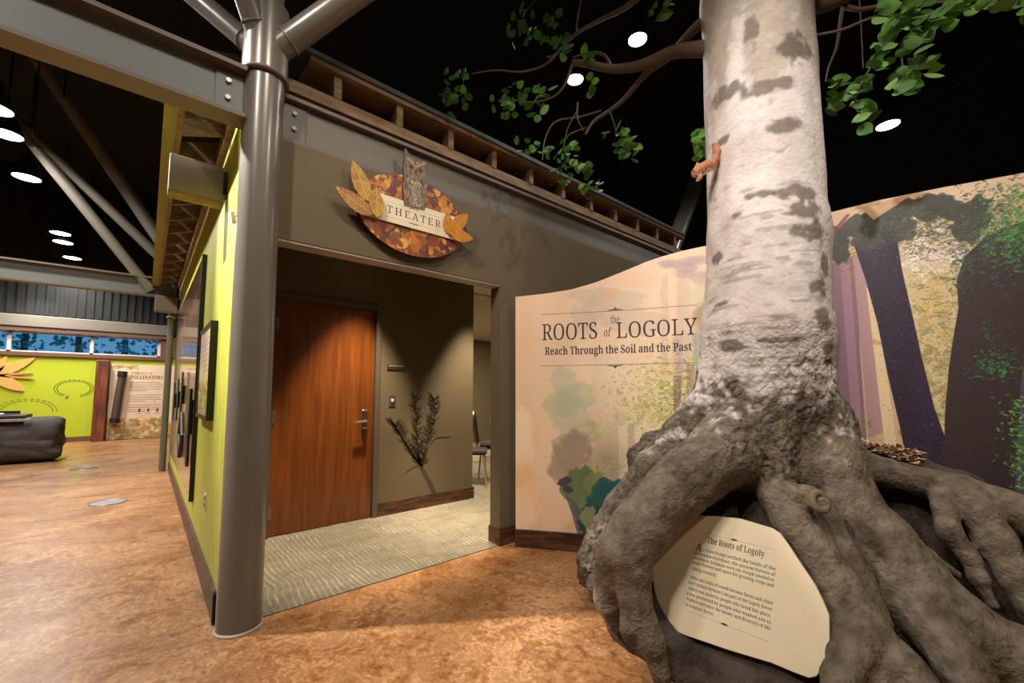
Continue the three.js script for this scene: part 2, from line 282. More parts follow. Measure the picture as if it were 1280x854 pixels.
// eave along the lime wall
{
  const g = structGroup('roof_side', 'yellow-green eave with slanting brown rafters along the lime wall', 'roof', [0.2, 2.95, -5.8]);
  part('wall_trim', box(XG - 0.035, XG + 0.02, 3.0, 3.12, -8.85, -2.95), M.pine, g);
  for (let i = 0; i < 12; i++) {
    const z = -3.42 - i * 0.46, b = new THREE.BoxGeometry(0.29, 0.15, 0.035); b.rotateZ(20 * Math.PI / 180); b.translate(0.215, 3.07, z); part('rafter', uvm(b), M.pine, g);
  }
  part('inner_fascia', box(0.07, 0.10, 2.97, 3.14, -8.85, -3.02), M.pine, g);
  for (let i = 0; i < 13; i++) { const z0 = -3.02 - i * 0.455; part('fascia_board', box(0.0, 0.07, 2.98, 3.2, z0 - 0.45, z0), M.limeTrim, g); }
  const dk = new THREE.BoxGeometry(0.46, 0.03, 5.85); dk.rotateZ(20 * Math.PI / 180); dk.translate(0.26, 3.33, -5.93); part('roof_deck', uvm(dk), std('#2c2219', 0.8), g);
}
// ---------------------------------------------------------------- steel column, beams
const CX = 0.45, CZ = -2.79;
{
  const t = thing('steel_column', 'grey round steel column at the entrance corner with branching struts', 'column', [CX, 0, CZ]);
  part('shaft', tubeBetween(V3(CX, 0.0, CZ), V3(CX, 3.13, CZ), 0.108, 0.106, 40), M.steel, t);
  const ring = new THREE.LatheGeometry([[0.104, 0], [0.118, 0], [0.118, 0.006], [0.108, 0.012]].map((p) => new THREE.Vector2(...p)), 40); ring.translate(CX, 0.0, CZ); part('base_ring', ring, M.putty, t);
  const col = new THREE.TorusGeometry(0.117, 0.014, 10, 40); col.rotateX(Math.PI / 2); col.translate(CX, 3.14, CZ); part('collar', col, M.beamFlange, t);
  part('sleeve', tubeBetween(V3(CX, 3.13, CZ), V3(CX, 3.58, CZ), 0.122, 0.118, 40), M.steel, t);
  part('upper_shaft', tubeBetween(V3(CX, 3.55, CZ), V3(CX, 6.9, CZ), 0.085, 0.085, 32), M.beamFlange, t);
  const n = V3(CX, 3.28, CZ);
  for (const [dx, dy, dz, r] of [[-0.72, 0.86, -0.66, 0.062], [-0.5, 1.0, 0.3, 0.066], [0.75, 0.78, 0.62, 0.075]]) {
    const d = V3(dx, dy, dz).normalize(), s = part('strut', tubeBetween(n.clone().addScaledVector(d, 0.02), n.clone().addScaledVector(d, 4.6), r, r, 28), M.steel, t);
    const w = new THREE.TorusGeometry(r * 1.02, 0.006, 8, 28); w.applyQuaternion(new THREE.Quaternion().setFromUnitVectors(V3(0, 0, 1), d)); const q = n.clone().addScaledVector(d, 0.17); w.translate(q.x, q.y, q.z); part('weld_ring', w, M.steel, s);
  }
}
function ibeam(label, x0, x1, z, opt = {}) {
  const t = thing('steel_beam', label, 'beam', [(x0 + x1) / 2, 2.82, z]), w = opt.w ?? 0.075;
  part('web', box(x0, x1, 2.84, 3.1, z - 0.006, z + 0.006), opt.paint ?? M.beam, t);
  part('top_flange', box(x0, x1, 3.1, 3.125, z - w, z + w), M.beamFlange, t);
  part('bottom_flange', box(x0, x1, 2.82, 2.842, z - w, z + w), M.beamFlange, t);
  for (const bx of opt.bolts ?? []) for (const y of [2.93, 3.03]) {
    const g = mergeGeometries([tubeBetween(V3(bx, y, z), V3(bx, y, z + 0.03), 0.014, 0.014, 6), tubeBetween(V3(bx, y, z), V3(bx, y, z + 0.012), 0.02, 0.02, 18)]); part('bolt', g, M.bolt, t);
  }
  if (opt.plate) { const [a, b] = opt.plate; part('clip_plate', box(a, b, 2.86, 3.085, z + 0.006, z + 0.014, 0.003), opt.paint ?? M.beam, t); }
  return t;
}
ibeam('grey steel beam reaching left from the entrance column over the hall', -8.9, CX - 0.1, CZ, { bolts: [0.27], plate: [0.21, 0.345], paint: M.beamHall });
ibeam('taupe steel beam above the theater sign', CX + 0.1, 5.4, ZW - 0.05, { bolts: [0.63], plate: [0.56, 0.7], w: 0.05 });
// the next column and beam down the hall
{
  const z = -8.95, x = 0.27, t = thing('steel_column', 'far steel column where the lime wall ends', 'column', [x, 0, z]);
  part('shaft', tubeBetween(V3(x, 0, z), V3(x, 3.5, z), 0.045, 0.045, 28), M.steel, t);
  const col = new THREE.TorusGeometry(0.055, 0.014, 8, 28); col.rotateX(Math.PI / 2); col.translate(x, 2.5, z); part('collar', col, M.putty, t);
  for (const [a, b, r] of [[[-1.515, 6.273], [0.1, 3.72], 0.1], [[-1.6, 5.14], [0.15, 3.40], 0.07], [[-1.35, 4.77], [0.0, 2.9], 0.075]]) {
    const k = Math.min(1.6, (6.8 - b[1]) / (a[1] - b[1])); part('strut', tubeBetween(V3(lerp(b[0], a[0], k), lerp(b[1], a[1], k), z), V3(b[0], b[1], z), r, r, 24), M.steel, t);
  }
}
ibeam('grey steel beam crossing the hall at the far column', -8.9, 0.22, -8.95, { paint: M.beamHall });
// leaning brace beyond the roof
{
  const t = thing('steel_brace', 'slanting grey steel tube rising behind the eave beside the tree', 'brace', [5.65, 3.2, -3.1]);
  part('tube', tubeBetween(V3(5.72, 3.25, -3.1), V3(7.6, 6.1, -3.1), 0.115, 0.115, 24), M.steel, t);
  part('base_plate', box(5.5, 5.9, 2.83, 3.25, -3.25, -2.95), M.steel, t);
}
// boxes projecting from the lime wall
for (const [z, lab] of [[-3.4, 'taupe box projecting from the lime wall under the eave beside the entrance column'], [-8.7, 'pale box projecting from the lime wall beside the far column']]) {
  const t = thing('wall_box', lab, 'wall box', [0.2, 2.56, z]);
  part('housing', box(0.045, 0.335, 2.56, 2.8, z - 0.13, z, 0.006), M.boxPaint, t);
  part('mount_plate', box(0.335, XG, 2.62, 2.78, z - 0.11, z - 0.02), M.charcoal, t);
  part('edge_strip', box(0.045, 0.335, 2.548, 2.56, z - 0.125, z - 0.005), M.pine, t);
}
{ // small sensor
  const q = onPlane(291, 272, 'x', 0.34), t = thing('wall_sensor', 'small white sensor on a bracket on the lime wall beside the column', 'sensor', [q.x, q.y, q.z]);
  const b = new RoundedBoxGeometry(0.022, 0.07, 0.045, 2, 0.006); b.rotateX(0.25); b.rotateZ(0.2); b.translate(q.x, q.y, q.z); part('body', b, M.white, t);
  part('bracket', tubeBetween(V3(q.x, q.y + 0.01, q.z), V3(XG, q.y + 0.012, q.z), 0.006, 0.006, 10), M.white, t);
}
// ---------------------------------------------------------------- the tree: distance field of tapered bones, meshed with surface nets
const TC = fr(2.43, 1.49, 0), LFT = fr(0.5225, -0.8526, 0);       // trunk axis on the floor, direction to its left flank
function boneList(chains) {
  const out = [];
  for (const c of chains) for (let i = 0; i + 1 < c.length; i++) { const a = c[i], b = c[i + 1]; out.push({ a: a.p, ab: b.p.clone().sub(a.p), l2: b.p.distanceToSquared(a.p), ra: a.r, rb: b.r }); }
  return out;
}
const px = (x, y, f, r) => ({ p: at(x, y, f), r: r * f / FOC * 0.95 / Math.pow(1 + ((x - PX) / FOC) ** 2 + ((y - PY) / FOC) ** 2, 0.25) });
const behindMural = (x, z) => { const f = x * FWD.x + z * FWD.z + 1.412, r = x * RGT.x + z * RGT.z + 0.855; return Math.hypot(f, r) - 5.08; };   // positive behind the mural's arc
const tk = (y, shift, r) => ({ p: V3(TC.x + LFT.x * shift, y, TC.z + LFT.z * shift), r });
const trunkChain = [tk(5.4, -0.02, 0.25), tk(3.7, 0, 0.294), tk(2.16, 0.0, 0.305), tk(1.6, 0.03, 0.33), tk(1.25, 0.06, 0.35), tk(0.85, 0.06, 0.36), tk(0.2, 0.0, 0.36)];
const rootChains = [
  // big left root with its two toes
  [px(940, 525, 2.34, 52), px(905, 566, 2.2, 47), px(868, 592, 2.16, 41), px(838, 620, 2.13, 38), px(801, 660, 2.1, 37), px(776, 692, 2.08, 35)],
  [px(786, 690, 2.06, 30), px(791, 715, 2.04, 23), px(794, 745, 2.02, 21), px(800, 772, 2.0, 19), px(813, 802, 1.97, 17), px(826, 842, 1.95, 13)],
  [px(786, 770, 2.0, 8), px(783, 786, 1.98, 7), px(785, 802, 1.97, 4)],
  [px(776, 692, 2.12, 28), px(766, 718, 2.15, 24), px(763, 748, 2.17, 20), px(768, 778, 2.18, 14)],
  // rough back left root
  [px(896, 508, 2.5, 40), px(856, 550, 2.5, 32), px(820, 590, 2.5, 30), px(784, 634, 2.52, 28), px(757, 672, 2.56, 26), px(740, 702, 2.6, 20), px(732, 722, 2.64, 12)],
  [px(846, 552, 2.72, 24), px(818, 560, 2.72, 21), px(801, 572, 2.72, 17), px(797, 598, 2.72, 13)],
  // centre root with the knot
  [px(958, 520, 2.3, 62), px(962, 560, 2.2, 34), px(966, 592, 2.13, 26), px(974, 622, 2.05, 25), px(993, 656, 1.98, 28), px(1016, 690, 1.91, 30), px(1043, 735, 1.84, 36), px(1062, 772, 1.78, 40), px(1076, 815, 1.71, 44), px(1088, 862, 1.64, 42), px(1095, 930, 1.57, 36)],
  [px(1068, 810, 1.68, 36), px(1052, 850, 1.6, 24), px(1045, 900, 1.52, 18)],
  [px(1085, 800, 1.7, 36), px(1128, 838, 1.6, 30), px(1172, 882, 1.5, 24)],
  [px(990, 622, 2.0, 20), px(1008, 620, 1.95, 15), px(1024, 627, 1.9, 13)],
  [px(1022, 640, 2.05, 26), px(1045, 690, 1.96, 26), px(1070, 735, 1.88, 26), px(1095, 778, 1.8, 22)],
  // big right root
  [px(1020, 530, 2.3, 48), px(1034, 584, 2.2, 44), px(1054, 630, 2.12, 44), px(1090, 676, 2.02, 49), px(1127, 722, 1.93, 54), px(1163, 764, 1.85, 57), px(1205, 798, 1.77, 56), px(1280, 830, 1.68, 54), px(1360, 870, 1.6, 46)],
  [px(1135, 745, 1.87, 46), px(1180, 800, 1.71, 38), px(1207, 842, 1.62, 34), px(1228, 900, 1.53, 26)],
  [px(1108, 652, 2.02, 8), px(1130, 672, 2.02, 8), px(1160, 695, 1.99, 7), px(1196, 718, 1.95, 5)],
  // high right root running along the mural, with two branches
  [px(1030, 555, 2.48, 38), px(1072, 584, 2.4, 26), px(1114, 592, 2.34, 20), px(1153, 602, 2.26, 21), px(1198, 613, 2.18, 25), px(1250, 632, 2.1, 26), px(1300, 652, 2.02, 32), px(1370, 690, 1.93, 34)],
  [px(1200, 618, 2.14, 23), px(1222, 640, 2.08, 22), px(1246, 678, 2.02, 24), px(1271, 720, 1.96, 25), px(1298, 760, 1.9, 26), px(1330, 810, 1.84, 24)],
  [px(1176, 622, 2.15, 14), px(1186, 664, 2.08, 14), px(1208, 694, 2.04, 12), px(1222, 722, 2.0, 10), px(1240, 756, 1.96, 8)],
];
const BONES = [...boneList([trunkChain]).map((b) => ({ ...b, k: 0.05 })), ...boneList(rootChains).map((b) => ({ ...b, k: 0.035 }))];
function boneD(b, x, y, z) {
  const px_ = x - b.a.x, py_ = y - b.a.y, pz_ = z - b.a.z, t = clamp((px_ * b.ab.x + py_ * b.ab.y + pz_ * b.ab.z) / b.l2), dx = px_ - b.ab.x * t, dy = py_ - b.ab.y * t, dz = pz_ - b.ab.z * t;
  return Math.sqrt(dx * dx + dy * dy + dz * dz) - (b.ra + (b.rb - b.ra) * t);
}
function smoothUnion(list, x, y, z) {
  let d = 1e3; for (const b of list) { const e = boneD(b, x, y, z), k = b.k ?? 0.03, h = Math.max(k - Math.abs(d - e), 0) / k; d = Math.min(d, e) - h * h * k * 0.25; } return d;
}
const TOCAM = fr(-0.8526, -0.5225, 0), angOf = (x, z) => Math.atan2((x - TC.x) * LFT.x + (z - TC.z) * LFT.z, (x - TC.x) * TOCAM.x + (z - TC.z) * TOCAM.z);   // seam at the back of the trunk
const flake = (x, y, z, k) => { const a = 0.74 * x + 0.51 * y + 0.44 * z, b = -0.62 * x + 0.74 * y + 0.26 * z, c = -0.21 * x - 0.45 * y + 0.87 * z, w = vn(a * k * 0.6, b * k * 0.6, c * k * 0.6) * 0.7; return 1 - Math.abs(vn(a * k + w, b * k * 0.8 - w, c * k + w * 0.5)); };
const REAR = boneList([rootChains[4], rootChains[5]]);
const roughness3 = (x, y, z) => {                                 // where the bark is coarse: the flare of the trunk and the rear root
  const n = fbm(x * 3.1, y * 3.1, z * 3.1, 2); const f = sstep(0.78, 1.0, y + n * 0.3) * (1 - sstep(1.28, 1.5, y + n * 0.35)); if (y > 1.2) return f; let m = 1; for (const b of REAR) m = Math.min(m, boneD(b, x, y, z)); return Math.max(f, 1 - sstep(0.015, 0.05, m)); };
function barkRelief(x, y, z) {
  let d = 0; const ang = angOf(x, z);
  if (y > 0.95) {                                                 // horizontal wrinkles of the trunk
    const w = fbm(ang * 2.2, y * 3, 4, 2) * 0.1, l = vn(ang * 3.2, (y + w) * 34, 2.5), m = vn(ang * 7, (y + w) * 70, 8.5), gate = sstep(-0.1, 0.5, vn(ang * 2, y * 3.5, 14));
    d += (Math.pow(Math.abs(l), 3) * -0.008 + m * 0.0016) * (0.4 + 0.6 * gate) * (1 - 0.65 * sstep(2.3, 2.8, y));
    const lump = vn(ang * 4, y * 6, 31); d += lump * 0.004;
  }
  const rg = roughness3(x, y, z), c = flake(x, y, z, 27), c2 = flake(x, y, z, 60);
  d -= rg * (sstep(0.75, 0.98, c) * 0.009 + sstep(0.7, 0.98, c2) * 0.005); d += rg * vn(x * 13, y * 13, z * 13) * 0.006;
  if (y < 1.1) { const k = 1 - rg; d += k * (vn(x * 9, y * 9, z * 9) * 0.006 + vn(x * 28, y * 28, z * 28) * 0.004 + (Math.abs(vn(x * 40, y * 14, z * 40)) - 0.4) * 0.0035); }
  return d;
}
function surfaceNets(lo, hi, h, prep, field) {
  const nx = Math.ceil((hi.x - lo.x) / h) + 1, ny = Math.ceil((hi.y - lo.y) / h) + 1, nz = Math.ceil((hi.z - lo.z) / h) + 1, F = new Float32Array(nx * ny * nz), B = 8, act = [];
  for (let bz = 0; bz < nz; bz += B) for (let by = 0; by < ny; by += B) for (let bx = 0; bx < nx; bx += B) {
    const cx = lo.x + (bx + B / 2) * h, cy = lo.y + (by + B / 2) * h, cz = lo.z + (bz + B / 2) * h, ctx = prep(cx, cy, cz, B * h * 0.87 + 0.05), on = ctx.near;
    for (let k = bz; k < Math.min(bz + B, nz); k++) for (let j = by; j < Math.min(by + B, ny); j++) for (let i = bx; i < Math.min(bx + B, nx); i++)
      F[(k * ny + j) * nx + i] = on ? field(ctx, lo.x + i * h, lo.y + j * h, lo.z + k * h) : ctx.d;
    if (on) act.push([bx, by, bz]);
  }
  const id = new Map(), pos = [], tri = [], key = (i, j, k) => (k * ny + j) * nx + i, E = [[0, 1], [2, 3], [4, 5], [6, 7], [0, 2], [1, 3], [4, 6], [5, 7], [0, 4], [1, 5], [2, 6], [3, 7]];
  const v = new Float64Array(8), cells = [];
  for (const [bx, by, bz] of act) for (let k = bz; k < Math.min(bz + B, nz - 1); k++) for (let j = by; j < Math.min(by + B, ny - 1); j++) for (let i = bx; i < Math.min(bx + B, nx - 1); i++) {
    let m = 0; for (let c = 0; c < 8; c++) { v[c] = F[key(i + (c & 1), j + (c >> 1 & 1), k + (c >> 2))]; if (v[c] < 0) m |= 1 << c; }
    if (m === 0 || m === 255) continue;
    let x = 0, y = 0, z = 0, n = 0;
    for (const [a, b] of E) if ((v[a] < 0) !== (v[b] < 0)) { const t = v[a] / (v[a] - v[b]); x += lerp(a & 1, b & 1, t); y += lerp(a >> 1 & 1, b >> 1 & 1, t); z += lerp(a >> 2, b >> 2, t); n++; }
    id.set(key(i, j, k), pos.length / 3); pos.push(lo.x + (i + x / n) * h, lo.y + (j + y / n) * h, lo.z + (k + z / n) * h); cells.push([i, j, k]);
  }
  for (const [i, j, k] of cells) {
    const s0 = F[key(i, j, k)] < 0;
    for (const [e, o1, o2] of [[[1, 0, 0], [0, 1, 0], [0, 0, 1]], [[0, 1, 0], [0, 0, 1], [1, 0, 0]], [[0, 0, 1], [1, 0, 0], [0, 1, 0]]]) {
      if (s0 === (F[key(i + e[0], j + e[1], k + e[2])] < 0)) continue;
      const a = id.get(key(i, j, k)), b = id.get(key(i - o1[0], j - o1[1], k - o1[2])), c = id.get(key(i - o1[0] - o2[0], j - o1[1] - o2[1], k - o1[2] - o2[2])), d = id.get(key(i - o2[0], j - o2[1], k - o2[2]));
      if (a === undefined || b === undefined || c === undefined || d === undefined) continue;
      s0 ? tri.push(a, b, c, a, c, d) : tri.push(a, c, b, a, d, c);
    }
  }
  const g = new THREE.BufferGeometry(); g.setAttribute('position', new THREE.Float32BufferAttribute(pos, 3)); g.setIndex(tri); g.computeVertexNormals(); return g;
}
function paint(g, fn) { const p = g.attributes.position, n = g.attributes.normal, c = new Float32Array(p.count * 3); for (let i = 0; i < p.count; i++) { const q = fn(p.getX(i), p.getY(i), p.getZ(i), n.getX(i), n.getY(i), n.getZ(i)); c[i * 3] = q[0]; c[i * 3 + 1] = q[1]; c[i * 3 + 2] = q[2]; } g.setAttribute('color', new THREE.BufferAttribute(c, 3)); return g; }
const bonePrep = (list) => (x, y, z, rad) => {
  let m = 1e3; const ds = list.map((b) => { const e = boneD(b, x, y, z); if (e < m) m = e; return e; });
  const near = Math.abs(smoothUnion(list.filter((b, i) => ds[i] < m + 0.12), x, y, z)) < rad; return { d: m, near, list: near ? list.filter((b, i) => ds[i] < m + 2 * rad + 0.1) : null };
};
const barkField = (ctx, x, y, z) => { const d = smoothUnion(ctx.list, x, y, z); return Math.max(Math.abs(d) < 0.05 ? d - barkRelief(x, y, z) : d, y < 2.6 ? behindMural(x, z) : -9); };
const hbox = (c, r, y0, y1) => [V3(c.x - r, y0, c.z - r), V3(c.x + r, y1, c.z + r)];
const mergeIndexed = (a, b) => mergeGeometries([a, b]);
const JOIN = 1.62;
const rootMesh = surfaceNets(V3(TC.x - 1.45, -0.03, TC.z - 1.5), V3(TC.x + 1.3, JOIN + 0.01, TC.z + 1.35), 0.0085, bonePrep(BONES), barkField);
const trunkMesh = surfaceNets(...hbox(TC, 0.5, JOIN - 0.002, 5.2), 0.0095, bonePrep(BONES.slice(0, trunkChain.length - 1)), barkField);
// dark scars of the bark, placed on the trunk surface
const scars = [[958, 108, 30, 9], [905, 118, 22, 12], [978, 156, 22, 9], [938, 38, 8, 22], [990, 58, 14, 22], [905, 175, 10, 6], [897, 322, 13, 9], [1000, 240, 26, 9], [1010, 262, 22, 12], [948, 243, 18, 5], [920, 270, 12, 5], [1016, 290, 26, 12],
  [912, 433, 20, 9], [870, 437, 12, 8], [1032, 330, 10, 14], [1025, 360, 16, 10], [1030, 400, 14, 18], [1035, 440, 12, 18], [975, 425, 26, 4], [940, 330, 14, 3], [935, 450, 22, 3], [900, 380, 14, 4], [960, 470, 40, 3], [990, 485, 30, 3], [945, 500, 34, 3], [888, 520, 14, 12], [1000, 60, 24, 14], ...(() => { const r = rng(515), o = []; for (let i = 0; i < 90; i++) o.push([884 + r() * 160, 180 + Math.sqrt(r()) * 335, 8 + r() * r() * 40, 1.6 + r() * 1.6]); return o; })()]
  .map(([x, y, a, b]) => { const d = ray(x, y).normalize(); let t = 1.6; for (let i = 0; i < 60; i++) t += 0.8 * smoothUnion(BONES, d.x * t, EYE + d.y * t, d.z * t); return { x: d.x * t, y: EYE + d.y * t, z: d.z * t, a: a * t / FOC * 0.85, b: b * t / FOC * 0.85 }; });
function barkColor(x, y, z) {
  const ang = angOf(x, z), n1 = fbm(x * 5, y * 5, z * 5, 3), n2 = fbm(x * 26, y * 26, z * 26, 2), n3 = vn(x * 85, y * 85, z * 85), w = fbm(ang * 2.2, y * 3, 4, 2) * 0.1, crack = Math.pow(Math.abs(vn(ang * 3.2, (y + w) * 34, 2.5)), 3);
  // smooth pale bark
  let c = [0.52 + n1 * 0.12 + n2 * 0.08, 0.455 + n1 * 0.12 + n2 * 0.08, 0.415 + n1 * 0.12 + n2 * 0.075];
  const ds = 1 - 0.55 * crack * (y > 1.0 ? 1 : 0) - 0.08 * n3; c = c.map((v) => v * ds);
  const up = sstep(2.95, 3.2, y + n1 * 0.6 + n2 * 0.3 + vn(ang * 3, y * 1.5, 7) * 0.3); c = [lerp(c[0], 0.27 + n2 * 0.1, up * 0.75), lerp(c[1], 0.215 + n2 * 0.09, up * 0.75), lerp(c[2], 0.155 + n2 * 0.06, up * 0.75)];      // spotlight falloff painted in: darker brown patches toward the trunk top
  // grey-brown root bark below, patchy border
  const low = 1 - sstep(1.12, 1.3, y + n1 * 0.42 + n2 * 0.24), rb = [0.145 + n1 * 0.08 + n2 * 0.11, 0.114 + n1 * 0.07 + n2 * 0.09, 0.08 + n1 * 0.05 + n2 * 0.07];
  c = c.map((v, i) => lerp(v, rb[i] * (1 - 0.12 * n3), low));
  const rg = roughness3(x, y, z), cr = flake(x, y, z, 27), cr2 = flake(x, y, z, 60), pit = rg * Math.max(sstep(0.7, 0.97, cr), 0.7 * sstep(0.7, 0.97, cr2)); c = c.map((v) => v * (1 - 0.5 * pit));
  for (const s of scars) { const dy = (y - s.y) / s.b; if (Math.abs(dy) > 1.6) continue; const dx = Math.hypot(x - s.x, z - s.z) / s.a, e = dx * dx + dy * dy + n2 * 1.3 + n3 * 0.25; const m = 1 - sstep(0.35, 1.25, e); const k = s.b < 0.014 ? 0.42 : 0.85; if (m > 0) c = [lerp(c[0], 0.105, m * k), lerp(c[1], 0.078, m * k), lerp(c[2], 0.06, m * k)]; }
  return c.map((v) => Math.max(v, 0.02));
}
const tree = thing('exhibit_tree', 'huge pale beech tree with sprawling grey roots over a soil mound', 'tree', [TC.x, 0, TC.z]);
const fineBump = dataTex(512, 512, (u, v) => { const n = 128 + tfbm(u, v, 24, 24, 5, 61) * 150; return [n, n, n]; }, false);
const barkMat = new THREE.MeshStandardMaterial({ vertexColors: true, roughness: 0.85, bumpMap: tex(fineBump, 0.3), bumpScale: 0.0065 });
{
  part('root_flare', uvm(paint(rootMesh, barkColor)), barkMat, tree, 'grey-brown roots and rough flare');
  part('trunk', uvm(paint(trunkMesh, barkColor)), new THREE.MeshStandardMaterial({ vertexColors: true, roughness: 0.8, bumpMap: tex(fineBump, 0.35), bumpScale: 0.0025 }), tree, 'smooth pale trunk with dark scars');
}
function uvmSmooth(g) { const p = g.attributes.position, uv = new Float32Array(p.count * 2); for (let i = 0; i < p.count; i++) { uv[i * 2] = p.getX(i) * 0.8 + p.getZ(i) * 0.6 + p.getY(i) * 0.1; uv[i * 2 + 1] = p.getY(i) * 0.9 + p.getX(i) * 0.3 - p.getZ(i) * 0.35; } g.setAttribute('uv', new THREE.BufferAttribute(uv, 2)); return g; }

// text board plane, shared by the mound that it is let into
const BW = fr(-0.731, 0.682, 0), BH = fr(0.682, 0.731, 0), TAU = 68 * Math.PI / 180;
const BV = BH.clone().multiplyScalar(Math.cos(TAU)).add(V3(0, Math.sin(TAU), 0)), BN = BW.clone().cross(BV).normalize(), BC = at(926, 745, 1.93);
if (BN.dot(BC.clone().sub(V3(0, EYE, 0))) > 0) BN.negate();
const onBoard = (x, y) => { const d = ray(x, y), o = V3(0, EYE, 0), t = BC.clone().sub(o).dot(BN) / d.dot(BN), p = d.multiplyScalar(t).add(o).sub(BC); return [p.dot(BW), p.dot(BV)]; };
const boardOutline = [[816, 702], [820, 693], [827, 683], [838, 669], [852, 656], [862, 649], [874, 645], [898, 646], [926, 649], [953, 657], [966, 661], [975, 667], [986, 682], [997, 699], [1019, 732], [1028, 750], [1036, 769], [1036.5, 801], [1034, 817], [1029, 832], [1020, 845], [1011, 847], [990, 839], [964, 828], [910, 812], [884, 803], [860, 795], [848, 790], [838, 783], [829, 768], [822, 750], [818, 733], [816, 718]].map(([x, y]) => onBoard(x, y));
// soil mound
const moundBones = boneList([
  [{ p: V3(TC.x, 0.95, TC.z), r: 0.26 }, { p: V3(TC.x, 0.3, TC.z), r: 0.6 }, { p: V3(TC.x, -0.3, TC.z), r: 0.86 }],
  [px(812, 640, 2.62, 24), px(785, 680, 2.62, 32), px(765, 720, 2.6, 36)],
  [px(800, 720, 2.4, 50), px(790, 775, 2.3, 38)],
  [px(830, 790, 2.16, 46), px(850, 830, 2.08, 40)],
  [px(930, 850, 1.95, 60), px(1010, 880, 1.8, 60)],
  [px(1070, 577, 2.6, 30), px(1130, 593, 2.48, 32), px(1195, 616, 2.37, 32), px(1300, 668, 2.22, 44)], [px(1130, 640, 2.48, 40), px(1200, 665, 2.38, 50), px(1300, 700, 2.24, 60)],
  [px(1130, 660, 2.44, 44), px(1200, 715, 2.34, 60), px(1290, 770, 2.24, 70)],
  [px(1200, 820, 2.16, 70), px(1300, 870, 2.06, 70)],
]).map((b) => ({ ...b, k: 0.09 }));
const moundField = (ctx, x, y, z) => {
  let d = smoothUnion(ctx.list, x, y, z);
  if (Math.abs(d) < 0.16) {
    d -= vn(x * 5, y * 5, z * 5) * 0.02 + vn(x * 14, y * 14, z * 14) * 0.010 + vn(x * 34, y * 34, z * 34) * 0.005;
    const qx = x - BC.x, qy = y - BC.y, qz = z - BC.z, n = qx * BN.x + qy * BN.y + qz * BN.z, u = qx * BW.x + qz * BW.z, v = qx * BV.x + qy * BV.y + qz * BV.z, out = Math.max(0, Math.hypot(u / 0.37, v / 0.26) - 1) * 0.3;
    d = Math.max(d, n + 0.03 - out * 0.9, behindMural(x, z));
  }
  return d;
};
const moundG = surfaceNets(V3(TC.x - 1.6, -0.02, TC.z - 1.6), V3(TC.x + 1.4, 1.25, TC.z + 1.45), 0.0135, (x, y, z, r) => { const c = bonePrep(moundBones)(x, y, z, r + 0.14); return c; }, moundField);
paint(moundG, (x, y, z) => { const a = fbm(x * 9, y * 9, z * 9, 3), b = vn(x * 60, y * 60, z * 60), k = 1 + a * 0.9 + b * 0.35; return [0.065 * k, 0.047 * k, 0.036 * k]; });
part('soil_mound', uvm(moundG), new THREE.MeshStandardMaterial({ vertexColors: true, roughness: 0.95, bumpMap: tex(fineBump, 0.22), bumpScale: 0.006 }), tree, 'dark brown soil between the roots');
{ // hollow knot on the centre root
  const c = at(1025, 627, 1.875), g = new THREE.TorusGeometry(0.030, 0.014, 10, 22); g.scale(1, 1.2, 1); g.lookAt(V3(-0.9, 0.5, 1).normalize()); g.translate(c.x, c.y, c.z);
  part('root_knot', g, std('#73634e', 0.85), tree);
}
// branches and leaves
const branchMat = std('#5d4c3c', 0.85, { bumpMap: tex(fineBump, 0.3), bumpScale: 0.002 });
const B = (pts, r0, r1, seg = 8) => { const w = pts.map(([x, y, f]) => at(x, y, f)), rr = w.map((p, i) => lerp(r0, r1, i / (w.length - 1))); return part('branch', taperTube(w, rr, seg, 22), branchMat, tree); };
B([[905, 60, 2.45], [868, 62, 2.6], [840, 66, 2.75], [800, 82, 2.9], [765, 86, 3.0], [735, 80, 3.05], [716, 78, 3.1]], 0.055, 0.022);
B([[900, 10, 2.45], [866, 38, 2.62], [838, 70, 2.8], [808, 92, 2.95], [780, 124, 3.1], [760, 140, 3.15], [742, 152, 3.2], [732, 168, 3.2]], 0.034, 0.010);
B([[806, -10, 2.8], [780, 10, 2.9], [752, 24, 3.0], [726, 38, 3.05], [712, 48, 3.1]], 0.022, 0.012, 7);
B([[716, 46, 3.1], [700, 62, 3.1], [690, 74, 3.12], [676, 84, 3.15], [650, 90, 3.15], [620, 88, 3.15], [590, 92, 3.15]], 0.012, 0.006, 6);
B([[765, 86, 3.0], [754, 68, 3.05], [735, 66, 3.1], [716, 72, 3.1]], 0.014, 0.006, 6);
B([[716, 78, 3.1], [706, 106, 3.12], [690, 122, 3.15], [664, 128, 3.18], [640, 124, 3.2]], 0.012, 0.005, 6);
B([[752, 138, 3.15], [726, 146, 3.2], [695, 152, 3.22], [682, 172, 3.22], [678, 200, 3.22]], 0.010, 0.004, 6);
B([[722, 128, 3.1], [722, 148, 3.12], [730, 164, 3.15]], 0.008, 0.004, 6);
B([[722, 138, 3.14], [710, 160, 3.18], [704, 186, 3.2]], 0.006, 0.003, 6);
B([[732, 160, 3.2], [716, 166, 3.2], [702, 176, 3.2]], 0.006, 0.003, 6);
B([[762, 138, 3.12], [768, 156, 3.1], [771, 172, 3.1]], 0.006, 0.003, 6);
B([[720, 40, 3.05], [722, 20, 3.1], [728, -8, 3.1]], 0.008, 0.006, 6);
B([[655, 16, 3.2], [664, 6, 3.2], [676, -8, 3.2]], 0.007, 0.004, 6);
B([[1010, 12, 2.4], [1045, 2, 2.3], [1065, -8, 2.25]], 0.04, 0.03);
B([[1052, 0, 2.3], [1058, 8, 2.3], [1075, 12, 2.25], [1098, 8, 2.2]], 0.018, 0.010, 7);
